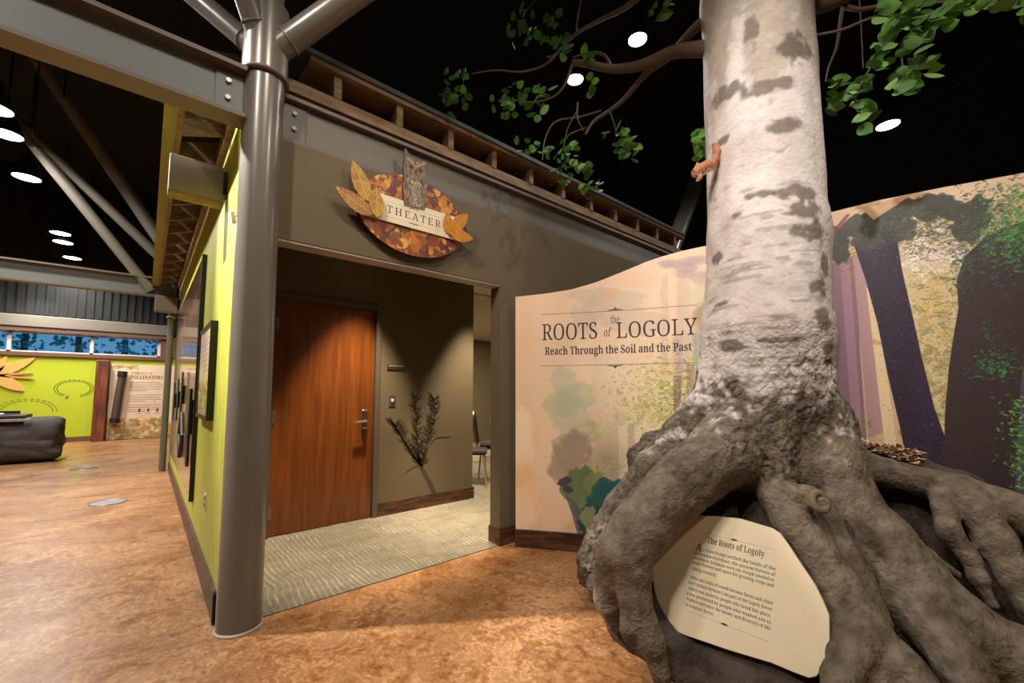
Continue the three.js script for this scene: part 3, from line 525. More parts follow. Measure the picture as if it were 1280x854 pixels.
B([[1010, 46, 2.35], [1050, 38, 2.25], [1075, 28, 2.2], [1100, 18, 2.15]], 0.009, 0.006, 6);
B([[1054, 6, 2.3], [1050, 30, 2.3], [1046, 58, 2.35], [1036, 84, 2.4], [1032, 102, 2.4]], 0.012, 0.004, 6);
B([[1106, 40, 2.15], [1098, 62, 2.15], [1086, 88, 2.18], [1072, 112, 2.2], [1068, 130, 2.2]], 0.008, 0.003, 6);
B([[1128, 60, 2.12], [1128, 80, 2.12], [1132, 96, 2.12]], 0.005, 0.003, 6);
B([[1098, 12, 2.2], [1140, 6, 2.12], [1190, 2, 2.05], [1240, -4, 2.0]], 0.010, 0.006, 6);
B([[1074, -10, 2.3], [1077, 40, 2.3], [1079, 85, 2.3]], 0.004, 0.003, 5);
function leafGeo(l, w, curl) {
  const pos = [], idx = [], n = 6; for (let i = 0; i <= n; i++) { const t = i / n, ww = w * Math.pow(Math.sin(Math.PI * Math.pow(t, 0.85)), 0.7), y = t * l, z = curl * t * t * l; pos.push(-ww, y, z + ww * 0.35, 0, y, z, ww, y, z + ww * 0.35); }
  for (let i = 0; i < n; i++) { const o = i * 3; idx.push(o, o + 1, o + 3, o + 1, o + 4, o + 3, o + 1, o + 2, o + 4, o + 2, o + 5, o + 4); }
  const g = new THREE.BufferGeometry(); g.setAttribute('position', new THREE.Float32BufferAttribute(pos, 3)); g.setIndex(idx); g.computeVertexNormals(); return g;
}
const leafGs = [leafGeo(0.075, 0.027, 0.15), leafGeo(0.062, 0.025, -0.2), leafGeo(0.085, 0.031, 0.3)];
const leafMs = [['#44741f'], ['#568a2a'], ['#3a661f'], ['#638a34']].map(([c]) => phys(c, 0.75, { side: THREE.DoubleSide, transmission: 0.2, thickness: 0 }));
const dimLeafMs = leafMs;
{
  const r = rng(404), rest = [], list = [];
  // [x, y, depth, half width px, half height px, leaves]
  const clusters = [[566, 108, 3.15, 22, 22, 20], [563, 132, 3.15, 22, 16, 14], [652, 38, 3.2, 20, 22, 22], [690, 30, 3.15, 14, 14, 9], [704, 58, 3.1, 10, 14, 12], [684, 62, 3.12, 14, 12, 10], [655, 118, 3.2, 34, 14, 22], [628, 138, 3.22, 20, 14, 14], [664, 136, 3.2, 14, 14, 9], [735, 72, 3.05, 12, 10, 8], [735, 108, 3.1, 7, 14, 7],
    [700, 190, 3.2, 24, 14, 20], [712, 216, 3.22, 26, 14, 24], [735, 236, 3.25, 18, 10, 12], [660, 184, 3.25, 22, 10, 10], [772, 172, 3.1, 20, 12, 14], [780, 188, 3.1, 15, 14, 14], [820, 14, 2.85, 12, 14, 10], [870, 172, 2.7, 8, 8, 7], [872, 192, 2.7, 10, 12, 8],
    [1110, 16, 2.15, 24, 16, 24], [1128, 38, 2.12, 30, 16, 26], [1150, 14, 2.1, 26, 14, 20], [1168, 28, 2.05, 16, 10, 10], [1195, 6, 2.05, 26, 10, 18], [1240, 6, 2.0, 30, 10, 20], [1276, 8, 1.98, 14, 10, 8], [1098, 54, 2.15, 12, 14, 8], [1130, 80, 2.12, 22, 14, 14], [1118, 104, 2.15, 16, 14, 10], [1150, 92, 2.12, 12, 12, 7], [1092, 82, 2.18, 12, 10, 8],
    [1066, 112, 2.2, 12, 10, 7], [1064, 132, 2.2, 14, 14, 9], [1076, 148, 2.2, 12, 12, 8], [1036, 104, 2.4, 8, 8, 6], [1034, 130, 2.4, 9, 18, 9]];
  for (const [x, y, f, hx, hy, n] of clusters) for (let i = 0; i < n; i++) {
    const a = r() * 6.283, q = Math.sqrt(r()), p = at(x + Math.cos(a) * q * hx, y + Math.sin(a) * q * hy, f + (r() - 0.5) * 0.16), k = 0.75 + r() * 0.4;
    const e = new THREE.Euler(1.6 + (r() - 0.5) * 1.6, r() * 6.283, (r() - 0.5) * 1.2), m = new THREE.Matrix4().compose(p.sub(baseOf(tree)), new THREE.Quaternion().setFromEuler(e), V3(k, k, k));
    list.push({ m, g: Math.floor(r() * 3), c: Math.floor(r() * 4), s: k / f });
  }
  list.sort((p, q) => q.s - p.s);
  list.forEach((l, i) => {
    if (i < 300) { const o = new THREE.Mesh(leafGs[l.g], leafMs[l.c]); o.name = 'leaf'; o.applyMatrix4(l.m); o.castShadow = o.receiveShadow = true; tree.add(o); } else rest.push(leafGs[l.g].clone().applyMatrix4(l.m));
  });
  const o = new THREE.Mesh(mergeGeometries(rest), leafMs[2]); o.name = 'foliage'; o.castShadow = o.receiveShadow = true; o.userData.kind = 'stuff'; tree.add(o);
}
{ // dry leaves and a strip of litter between the high root and the mural
  const r = rng(88), gs = [], cols = [[0.42, 0.24, 0.13], [0.52, 0.36, 0.24], [0.3, 0.17, 0.1], [0.6, 0.47, 0.34]];
  for (let i = 0; i < 420; i++) {
    const t = Math.pow(r(), 1.3), dr = ray(lerp(1060, 1150, t), lerp(545, 572, t) + (r() - 0.5) * 22); let q = 2.0; for (let k = 0; k < 40; k++) q += 0.8 * Math.max(smoothUnion(moundBones, dr.x * q, EYE + dr.y * q, dr.z * q) - 0.008, -0.05); if (q > 3.4 || behindMural(dr.x * q, dr.z * q) > -0.03) continue; const p = dr.multiplyScalar(q).add(V3(0, EYE + 0.006, 0)), g = leafGs[1].clone(); g.rotateX(1.57 + (r() - 0.5)); g.rotateY(r() * 6.28); g.scale(0.55, 0.55, 0.55); g.translate(p.x, p.y, p.z);
    const c = cols[Math.floor(r() * 4)], a = new Float32Array(g.attributes.position.count * 3); for (let k = 0; k < a.length; k += 3) a.set(c, k); g.setAttribute('color', new THREE.BufferAttribute(a, 3)); gs.push(g);
  }
  const o = solo('leaf_litter', mergeGeometries(gs), new THREE.MeshStandardMaterial({ vertexColors: true, roughness: 0.9, side: THREE.DoubleSide }), 'dry brown fallen leaves behind the high root beside the mural', 'leaf litter'); o.userData.kind = 'stuff';
}
{ // squirrel clinging to the left flank of the trunk
  const f = 2.35, bones = boneList([
    [px(893, 181, f, 3.5), px(896, 190, f, 5.5), px(894, 200, f, 5.5), px(890, 207, f, 4.5)],
    [px(891, 207, f, 6), px(884, 208, f, 8), px(876, 212, f, 8), px(871, 216, f, 6.5)],
    [px(872, 213, f, 6), px(868, 217, f, 4.2)], [px(876, 222, f - 0.02, 2), px(871, 226, f - 0.02, 1.4)], [px(888, 212, f - 0.01, 2.5), px(894, 211, f - 0.01, 1.5)], [px(880, 214, f, 3), px(873, 224, f - 0.02, 1.8)],
    [px(872, 207, f, 2.2), px(871, 203.5, f, 1)]]).map((b) => ({ ...b, k: 0.014 }));
  const c = at(882, 204, f), g = surfaceNets(V3(c.x - 0.16, c.y - 0.16, c.z - 0.16), V3(c.x + 0.16, c.y + 0.16, c.z + 0.16), 0.003, bonePrep(bones), (k, x, y, z) => smoothUnion(k.list, x, y, z) - vn(x * 120, y * 120, z * 120) * 0.0012);
  paint(g, (x, y, z, nx, ny) => { const n = fbm(x * 60, y * 60, z * 60, 2), belly = ny < -0.55 ? 1 : 0; return belly ? [0.72, 0.58, 0.44] : [0.27 + n * 0.1, 0.10 + n * 0.05, 0.045 + n * 0.025]; });
  const t = thing('squirrel', 'small reddish squirrel figure clinging to the left flank of the pale trunk', 'squirrel', [c.x, c.y, c.z]);
  part('body', g, new THREE.MeshStandardMaterial({ vertexColors: true, roughness: 0.8 }), t);
  for (const [x, y] of [[867, 214], [870, 220]]) { const e = new THREE.SphereGeometry(0.005, 10, 8), q = at(x, y, f - 0.03); e.translate(q.x, q.y, q.z); part('eye', e, M.black, t); }
}
// ---------------------------------------------------------------- curved forest mural
const MUR = { s: [], L: 3.5, H: 2.56 };
{ let f = 3.61, r = 0.03; const n = 350, ds = MUR.L / n; for (let i = 0; i <= n; i++) { const phi = 10 * Math.PI / 180 + i * ds / 5.1; MUR.s.push([i * ds, f, r, phi]); f -= Math.sin(phi) * ds; r += Math.cos(phi) * ds; } }
const murAt = (s) => { const k = clamp(s / MUR.L * 350, 0, 349.999), i = Math.floor(k), a = MUR.s[i], b = MUR.s[i + 1], t = k - i; return [0, 1, 2, 3].map((j) => lerp(a[j], b[j], t)); };
function murPix(x, y) {                                  // photo pixel -> [arc length, height] on the mural
  const d = ray(x, y), k = d.dot(RGT) / d.dot(FWD); let lo = 0, hi = MUR.L; for (let i = 0; i < 40; i++) { const m = (lo + hi) / 2, q = murAt(m); q[2] / q[1] < k ? lo = m : hi = m; }
  const q = murAt(lo); return [lo, EYE + d.y / d.dot(FWD) * q[1]];
}
const topPts = [[646, 371], [682, 367], [714, 362], [745, 353], [775, 341], [808.6, 327], [829.6, 320], [851, 314], [884, 307], [960, 286], [1040, 265], [1100, 250], [1180, 234], [1280, 216]].map(([x, y]) => murPix(x, y));
const murTop = (s) => { if (s <= topPts[0][0]) return topPts[0][1]; for (let i = 0; i + 1 < topPts.length; i++) if (s <= topPts[i + 1][0]) { const a = topPts[i], b = topPts[i + 1]; return lerp(a[1], b[1], (s - a[0]) / (b[0] - a[0])); } return topPts.at(-1)[1]; };
const MW = 2048, MH = 1496;
const muralTex = canvasTex(MW, MH, (c) => {
  const r = rng(2024), P = (x, y) => { const [s, h] = murPix(x, y); return [s / MUR.L * MW, MH - h / MUR.H * MH]; }, S = MW / MUR.L;
  const sc = (x) => { const a = P(x, 450), b = P(x + 4, 450); return (b[0] - a[0]) / 4; };            // canvas pixels per photo pixel
  const poly = (pts, fill) => { c.fillStyle = fill; c.beginPath(); pts.forEach(([x, y], i) => { const q = P(x, y); i ? c.lineTo(...q) : c.moveTo(...q); }); c.closePath(); c.fill(); };
  const blob = (x, y, rx, ry, col, soft = 0) => { const [cx, cy] = P(x, y), k = sc(x); c.save(); c.translate(cx, cy); c.scale(rx * k, ry * k); const g = c.createRadialGradient(0, 0, 0, 0, 0, 1); g.addColorStop(0, col(1)); g.addColorStop(Math.max(0.01, 1 - soft), col(soft > 0.9 ? 0.6 : 1)); g.addColorStop(1, col(0)); c.fillStyle = g; c.beginPath(); c.arc(0, 0, 1, 0, 7); c.fill(); c.restore(); };
  const rgb = (R, G, B_, A = 1) => (k) => `rgba(${R},${G},${B_},${A * k})`;
  const wash = (x, y, rad, col, n = 9, edge) => { // watercolour patch with a wobbly outline
    const ph = r() * 6; for (let l = 0; l < 3; l++) { c.fillStyle = col; c.beginPath(); for (let i = 0; i <= 60; i++) { const a = i / 60 * 6.283, q = 1 + 0.22 * Math.sin(a * 2 + ph) + 0.13 * Math.sin(a * 5 + ph * 2 + l) + 0.06 * Math.sin(a * 11 + ph * 3), [X, Y] = P(x + Math.cos(a) * rad[0] * q, y + Math.sin(a) * rad[1] * q); i ? c.lineTo(X, Y) : c.moveTo(X, Y); } c.fill(); if (edge) { c.strokeStyle = edge; c.lineWidth = 5; c.stroke(); } }
  };
  const bell = () => ((r() + r() + r()) / 3 - 0.5) * 1.7 + 0.5;
  const dabs = (x0, x1, y0, y1, n, cols, size, alpha = 0.7, soft = true) => { for (let i = 0; i < n; i++) { const [X, Y] = P(lerp(x0, x1, soft ? bell() : r()), lerp(y0, y1, soft ? bell() : r())), k = sc((x0 + x1) / 2) * size * (0.5 + r()); c.save(); c.translate(X, Y); c.rotate((r() - 0.5) * 2.4); c.globalAlpha = alpha * (0.4 + 0.6 * r()); c.fillStyle = cols[Math.floor(r() * cols.length)]; c.beginPath(); c.ellipse(0, 0, k, k * (0.3 + r() * 0.3), 0, 0, 7); c.fill(); c.restore(); } c.globalAlpha = 1; };
  c.fillStyle = '#e4c8a8'; c.fillRect(0, 0, MW, MH);
  for (let i = 0; i < 260; i++) blob(640 + r() * 260, 300 + r() * 420, 20 + r() * 60, 15 + r() * 50, [rgb(236, 208, 178, 0.2), rgb(226, 182, 146, 0.2), rgb(232, 200, 184, 0.2), rgb(240, 218, 190, 0.2)][Math.floor(r() * 4)], 0.95);
  // ---- left wing
  blob(655, 420, 26, 90, rgb(226, 150, 84, 0.35), 0.95); blob(690, 385, 60, 22, rgb(238, 196, 150, 0.5), 0.95);
  wash(655, 548, [16, 30], 'rgba(240,214,186,0.45)'); wash(652, 640, [22, 34], 'rgba(242,212,178,0.45)');
  for (const [x, y, a, b] of [[656, 500, 10, 22], [668, 540, 8, 34], [660, 590, 14, 26], [664, 612, 12, 16], [672, 640, 8, 30], [720, 655, 30, 10], [652, 600, 8, 40]]) blob(x, y, a, b, rgb(236, 156, 78, 0.45), 0.95);
  blob(770, 470, 90, 60, rgb(246, 226, 202, 0.75), 0.95); blob(745, 520, 60, 60, rgb(240, 214, 190, 0.5), 0.95);
  wash(712, 500, [28, 22], 'rgba(176,182,150,0.22)'); wash(716, 524, [30, 28], 'rgba(170,178,148,0.2)'); wash(706, 478, [20, 16], 'rgba(180,188,160,0.2)'); wash(728, 545, [22, 18], 'rgba(176,170,140,0.22)');
  // faint roots sketch and lilac bough at the top
  for (const [x, y, a, b] of [[760, 372, 40, 14], [745, 382, 16, 18], [790, 400, 40, 20], [730, 400, 14, 20]]) wash(x, y, [a, b], 'rgba(204,184,160,0.28)');
  blob(762, 368, 14, 10, rgb(226, 168, 112, 0.7), 0.9); blob(800, 352, 34, 14, rgb(232, 178, 136, 0.5), 0.95);
  for (const [x, y, a, b] of [[838, 330, 18, 9], [858, 338, 22, 12], [880, 348, 20, 14], [868, 326, 24, 10], [892, 362, 16, 16]]) { blob(x, y, a, b, rgb(160, 132, 142, 0.5), 0.8); wash(x, y, [a * 0.7, b * 0.7], 'rgba(164,138,148,0.16)'); }
  for (const [x, w, col] of [[826, 9, 'rgba(200,174,158,0.55)'], [846, 16, 'rgba(180,160,150,0.6)'], [872, 22, 'rgba(196,178,150,0.6)']]) { poly([[x, 345], [x + w, 345], [x + w, 470], [x, 470]], col.replace('0.6', '0.3').replace('0.55', '0.3')); for (let q = 0; q < 14; q++) blob(x + w / 2 + (r() - 0.5) * w, 350 + q * 9, w * 0.6, 12, rgb(190, 166, 150, 0.22), 0.9); }
  blob(870, 370, 26, 34, rgb(206, 196, 160, 0.75), 0.9); blob(870, 430, 24, 34, rgb(150, 176, 160, 0.45), 0.95);
  for (let q = 0; q < 10; q++) { blob(846 + q * 0.3, 425 + q * 6, 8, 9, rgb(150, 128, 146, 0.4), 0.8); blob(869 + q * 0.2, 420 + q * 5, 7, 9, rgb(118, 140, 146, 0.32), 0.8); }
  // sunny foliage
  dabs(782, 900, 455, 560, 900, ['#c8bf5c', '#b2bd50', '#dcc46a', '#98a858', '#dcb455', '#b9a46a', '#a0a86a'], 3.2, 0.75); dabs(760, 860, 470, 545, 260, ['#e6dca2', '#f0e2ba', '#cfd58c'], 3.4, 0.5); dabs(850, 900, 455, 520, 160, ['#b2a04a', '#8a8a3e', '#c6b05a', '#6f7a44'], 2.6, 0.7);
  blob(800, 540, 46, 22, rgb(250, 236, 214, 0.8), 0.95); dabs(728, 800, 520, 560, 260, ['#d2cf8a', '#c2cb84', '#d9d29c'], 2.6, 0.5);
  poly([[842, 470], [852, 470], [850, 540], [842, 545]], 'rgba(120,98,92,0.75)'); poly([[858, 455], [868, 455], [866, 520], [858, 530]], 'rgba(130,112,96,0.5)');
  dabs(745, 890, 440, 575, 900, ['#f0e0b8', '#e9dcae', '#d6cf86', '#c2c578', '#f4e6cc', '#b8ba70'], 1.7, 0.5); dabs(790, 895, 450, 540, 700, ['#8d9a4e', '#c9a94c', '#a39a48', '#6f8048', '#e0bf62', '#d9d08c'], 1.4, 0.65); dabs(815, 890, 475, 530, 240, ['#5f6e3c', '#7d8242', '#95803c'], 1.3, 0.7);
  c.strokeStyle = 'rgba(96,86,60,0.55)'; c.lineWidth = 1.6; for (let i = 0; i < 16; i++) { const x = 830 + r() * 50, y = 462 + r() * 60; c.beginPath(); c.moveTo(...P(x, y)); c.lineTo(...P(x - 14 - r() * 20, y - 6 + r() * 14)); c.stroke(); }
  for (let q = 0; q < 12; q++) blob(768 + (r() - 0.5) * 14, 520 + q * 7, 10, 14, rgb(206, 186, 164, 0.3), 0.9);
  // grey-green foreground blobs, pale stem, teal bush
  wash(712, 572, [26, 28], 'rgba(150,134,112,0.36)'); poly([[688, 552], [705, 542], [738, 545], [742, 620], [712, 606], [700, 585]], 'rgba(150,132,112,0.4)');
  blob(760, 585, 34, 46, rgb(150, 132, 112, 0.6), 0.7); blob(765, 545, 24, 30, rgb(206, 184, 160, 0.7), 0.95);
  poly([[773, 532], [783, 532], [786, 612], [774, 612]], 'rgba(244,228,208,0.4)'); poly([[785, 530], [793, 530], [793, 600], [787, 612]], 'rgba(168,150,138,0.45)');
  dabs(736, 782, 565, 612, 170, ['#b8c078', '#a6b26a', '#c4c48a', '#8a9a62'], 2.4, 0.6);
  wash(722, 606, [17, 24], 'rgba(96,116,76,0.62)'); wash(732, 634, [14, 20], 'rgba(110,126,86,0.55)'); wash(742, 604, [10, 16], 'rgba(128,140,92,0.5)');
  wash(706, 602, [9, 5], 'rgba(70,62,78,0.6)'); wash(710, 612, [7, 4], 'rgba(70,66,84,0.7)'); poly([[706, 618], [722, 630], [732, 668], [724, 676], [714, 640]], 'rgba(86,80,96,0.72)');
  wash(756, 632, [26, 26], 'rgba(34,92,92,0.62)'); wash(742, 656, [22, 20], 'rgba(30,78,72,0.6)'); wash(766, 612, [16, 12], 'rgba(32,92,104,0.6)'); wash(735, 645, [8, 14], 'rgba(150,160,110,0.5)'); wash(738, 672, [14, 8], 'rgba(36,60,66,0.7)'); blob(778, 650, 30, 30, rgb(32, 72, 76, 0.7), 0.8);
  // ---- behind the trunk
  blob(965, 420, 70, 160, rgb(214, 186, 150, 0.9), 0.9);
  // ---- right wing: woods
  poly([[1030, 300], [1280, 240], [1700, 160], [1700, 900], [1030, 760]], '#cdb08c');
  poly([[1036, 330], [1072, 318], [1075, 440], [1084, 560], [1036, 560]], '#8f6f7a'); poly([[1050, 330], [1062, 330], [1078, 540], [1066, 545]], '#a98490');
  poly([[1066, 320], [1080, 318], [1106, 540], [1086, 548]], '#b58f90'); poly([[1083, 360], [1092, 360], [1122, 560], [1106, 556]], '#e2c79c'); dabs(1040, 1070, 300, 350, 60, ['#c9a256', '#b8863e', '#8c6a3c'], 3, 0.7); dabs(1060, 1090, 510, 560, 120, ['#8a8a4e', '#a86a4a', '#6a7040', '#c09a6a'], 1.8, 0.7);
  // bright sky and yellow leaves
  poly([[1112, 285], [1260, 262], [1250, 420], [1206, 580], [1176, 560], [1150, 440], [1126, 340]], '#cdb88e');
  dabs(1124, 1215, 285, 345, 240, ['#e9d6dc', '#f2e4e6', '#d8bcc8', '#e6cfae', '#9a9a6a'], 3, 0.8); dabs(1120, 1210, 290, 560, 130, ['#6e7038', '#8a8244', '#59643a', '#a48c4a'], 8, 0.6); dabs(1125, 1210, 285, 350, 60, ['#f4e8ec', '#e9d2de'], 6, 0.8); dabs(1125, 1210, 320, 560, 700, ['#b9a04a', '#d6c078', '#8e8e44', '#e4d4a4', '#70793c', '#c6a860', '#e8dcc0'], 2.4, 0.75);
  dabs(1140, 1180, 350, 420, 150, ['#e0b84a', '#d8a63c', '#caa850'], 2.4, 0.7);
  c.strokeStyle = 'rgba(80,66,40,0.7)'; c.lineWidth = 2; for (let i = 0; i < 14; i++) { const x = 1140 + r() * 55, y = 330 + r() * 180; c.beginPath(); c.moveTo(...P(x, y)); c.lineTo(...P(x + 14 + r() * 16, y - 8 + r() * 14)); c.stroke(); }
  dabs(1118, 1214, 285, 580, 2600, ['#6a6a38', '#8f8a48', '#c8a650', '#e2cf98', '#54603a', '#efe2d2', '#b89a4c', '#9aa05a', '#d9b8a8'], 1.25, 0.75); dabs(1130, 1216, 292, 340, 420, ['#f6ecf0', '#ead6e2', '#fff6f2', '#c9a9b8'], 1.5, 0.8); dabs(1120, 1212, 440, 580, 500, ['#b48a3c', '#7e7436', '#d8bc78', '#5a5a34'], 1.3, 0.7); dabs(1040, 1110, 330, 560, 500, ['#a07c86', '#7c5c6c', '#b8949a', '#8c6a60'], 1.4, 0.35);
  // right-hand distance
  poly([[1262, 330], [1420, 200], [1700, 120], [1700, 900], [1262, 760]], '#4c4a60'); dabs(1270, 1640, 230, 760, 2400, ['#2f4a2c', '#3c5a30', '#4a6a38', '#2a3c34', '#44405a', '#5c6a4a'], 4, 0.7, false); poly([[1330, 180], [1380, 180], [1400, 800], [1330, 800]], '#3c3036'); poly([[1460, 160], [1540, 150], [1560, 860], [1480, 860]], '#4a3a3a'); dabs(1255, 1400, 360, 640, 300, ['#3e4a5a', '#5a5c7a', '#39503c', '#4c6a44', '#6d6a86'], 3.4, 0.7);
  // leaning purple trunk
  const bark = (pts, base, cols, n, bx) => { c.save(); c.beginPath(); pts.forEach(([x, y], i) => { const q = P(x, y); i ? c.lineTo(...q) : c.moveTo(...q); }); c.closePath(); c.fillStyle = base; c.fill(); c.clip(); dabs(bx[0], bx[1], bx[2], bx[3], n, cols, 1.3, 0.6, false); c.restore(); };
  bark([[1068, 308], [1090, 285], [1120, 290], [1128, 340], [1142, 400], [1153, 450], [1168, 510], [1186, 560], [1196, 600], [1138, 600], [1124, 530], [1110, 470], [1097, 405], [1082, 350]], '#2e2032', ['#4c3854', '#221828', '#66567c', '#302238', '#463a6a', '#6a4a66'], 5200, [1066, 1200, 285, 600]);
  // big brown trunk
  bark([[1198, 385], [1196, 350], [1206, 320], [1240, 290], [1300, 270], [1288, 380], [1276, 480], [1268, 620], [1180, 620], [1181, 520], [1186, 460], [1192, 420]], '#382a2c', ['#4a3a38', '#33262a', '#54424a', '#66524a', '#3c3034'], 5200, [1178, 1300, 270, 620]);
  // dark canopy
  for (const [x, y, a, b] of [[1050, 292, 16, 14], [1066, 282, 16, 12], [1085, 290, 26, 18], [1110, 268, 22, 12], [1125, 285, 24, 14], [1150, 262, 22, 14], [1180, 258, 26, 16], [1215, 275, 22, 26], [1050, 310, 14, 16]]) wash(x, y, [a, b], 'rgba(62,60,48,0.62)');
  dabs(1045, 1230, 262, 312, 330, ['#4c4a3c', '#3c443a', '#5c5844', '#334434', '#6c6a52'], 3.4, 0.7); dabs(1190, 1300, 232, 345, 420, ['#2f4a2c', '#3c5a30', '#4a6a38', '#2a3c34', '#44405a'], 4, 0.7);
  dabs(1045, 1235, 258, 320, 1300, ['#3c3a30', '#58543e', '#2c3a2c', '#76705a', '#46503c'], 1.5, 0.7); dabs(1185, 1300, 235, 350, 1100, ['#26402a', '#3a5a34', '#4e7040', '#24302c', '#3c3a50', '#6a8a4a'], 1.6, 0.75); dabs(1240, 1290, 245, 330, 130, ['#3f8a34', '#56a244', '#2f6e30', '#6cae4e'], 4.2, 0.75); dabs(1188, 1215, 310, 372, 110, ['#37502e', '#4a5c34', '#2b3c28'], 3, 0.8);
  dabs(1222, 1280, 436, 480, 90, ['#2f7a3c', '#3e9a46', '#2a6a40', '#54a850'], 2.6, 0.75); dabs(1255, 1330, 505, 600, 240, ['#49a02c', '#6cc23a', '#3a8428', '#8ad04c'], 3, 0.85); dabs(1225, 1245, 400, 432, 40, ['#3e6a44', '#4c7a50'], 2.2, 0.6);
  poly([[1036, 278], [1042, 262], [1078, 256], [1062, 272], [1050, 286]], '#d8b08a'); poly([[1062, 262], [1140, 243], [1112, 262], [1092, 275], [1078, 262]], 'rgba(214,170,132,0.95)');
  poly([[1040, 298], [1054, 282], [1063, 267], [1058, 268], [1044, 284]], 'rgba(128,58,60,0.8)');
  // ---- lettering
  dabs(1225, 1300, 232, 320, 420, ['#4aa03c', '#66b850', '#3a8a34', '#2f7440'], 2.2, 0.8, false); dabs(1215, 1262, 440, 476, 120, ['#2f8a44', '#48a850'], 1.8, 0.8); dabs(1262, 1300, 500, 610, 320, ['#54b034', '#7ccc48', '#3f9430', '#a0d860'], 2, 0.85, false);
  c.fillStyle = '#2a2224'; c.textBaseline = 'alphabetic';
  const line = (txt, x0, x1, yb, font, style = 'bold') => { const a = P(x0, yb[0]), b = P(x1, yb[1]), w = b[0] - a[0]; c.font = `${style} 100px ${font}`; const m = c.measureText(txt).width; return { a, b, w, m }; };
  const put = (txt, x0, x1, yb, capPx, font, style) => { const { a, w, m } = line(txt, x0, x1, yb, font, style), y = (P(x0, yb[0])[1] + P(x1, yb[1])[1]) / 2, hgt = Math.abs(P((x0 + x1) / 2, yb[0] - capPx)[1] - P((x0 + x1) / 2, yb[0])[1]) / 71; c.save(); c.translate(a[0], y); c.scale(w / m, hgt); c.fillText(txt, 0, 0); c.restore(); };
  put('the', 763, 775, [404, 404], 9, 'serif', ''); put('ROOTS', 677, 747.5, [426.5, 422.5], 20, 'serif', ''); put('of', 754, 762.5, [421, 420], 10, 'serif', 'italic'); put('LOGOLY', 770, 872, [423, 418], 20, 'serif', '');
  put('Reach Through the Soil and the Past', 681, 865, [443.5, 439], 10, 'serif', 'bold');
  c.strokeStyle = 'rgba(60,48,44,0.85)'; c.lineWidth = 2;
  for (const [x0, y0, x1, y1, s] of [[676, 392.5, 872, 382, -1], [676, 457.5, 868, 453.5, 1]]) {
    const a = P(x0, y0), b = P(x1, y1), y = (a[1] + b[1]) / 2; c.beginPath(); c.moveTo(a[0], y); c.lineTo(b[0], y); c.stroke(); const mx = P(769, y0)[0]; c.fillStyle = '#2a2224';
    for (const k of [-1, 1]) { c.beginPath(); c.moveTo(mx, y + s * 2); c.quadraticCurveTo(mx + k * 16, y + s * 14, mx + k * 40, y); c.quadraticCurveTo(mx + k * 18, y + s * 5, mx, y + s * 2); c.fill(); }
    c.beginPath(); c.ellipse(mx, y + s * 11, 3, 8, 0, 0, 7); c.fill(); c.beginPath(); c.ellipse(mx - 6, y + s * 8, 2, 6, -0.6, 0, 7); c.fill(); c.beginPath(); c.ellipse(mx + 6, y + s * 8, 2, 6, 0.6, 0, 7); c.fill();
  }
});
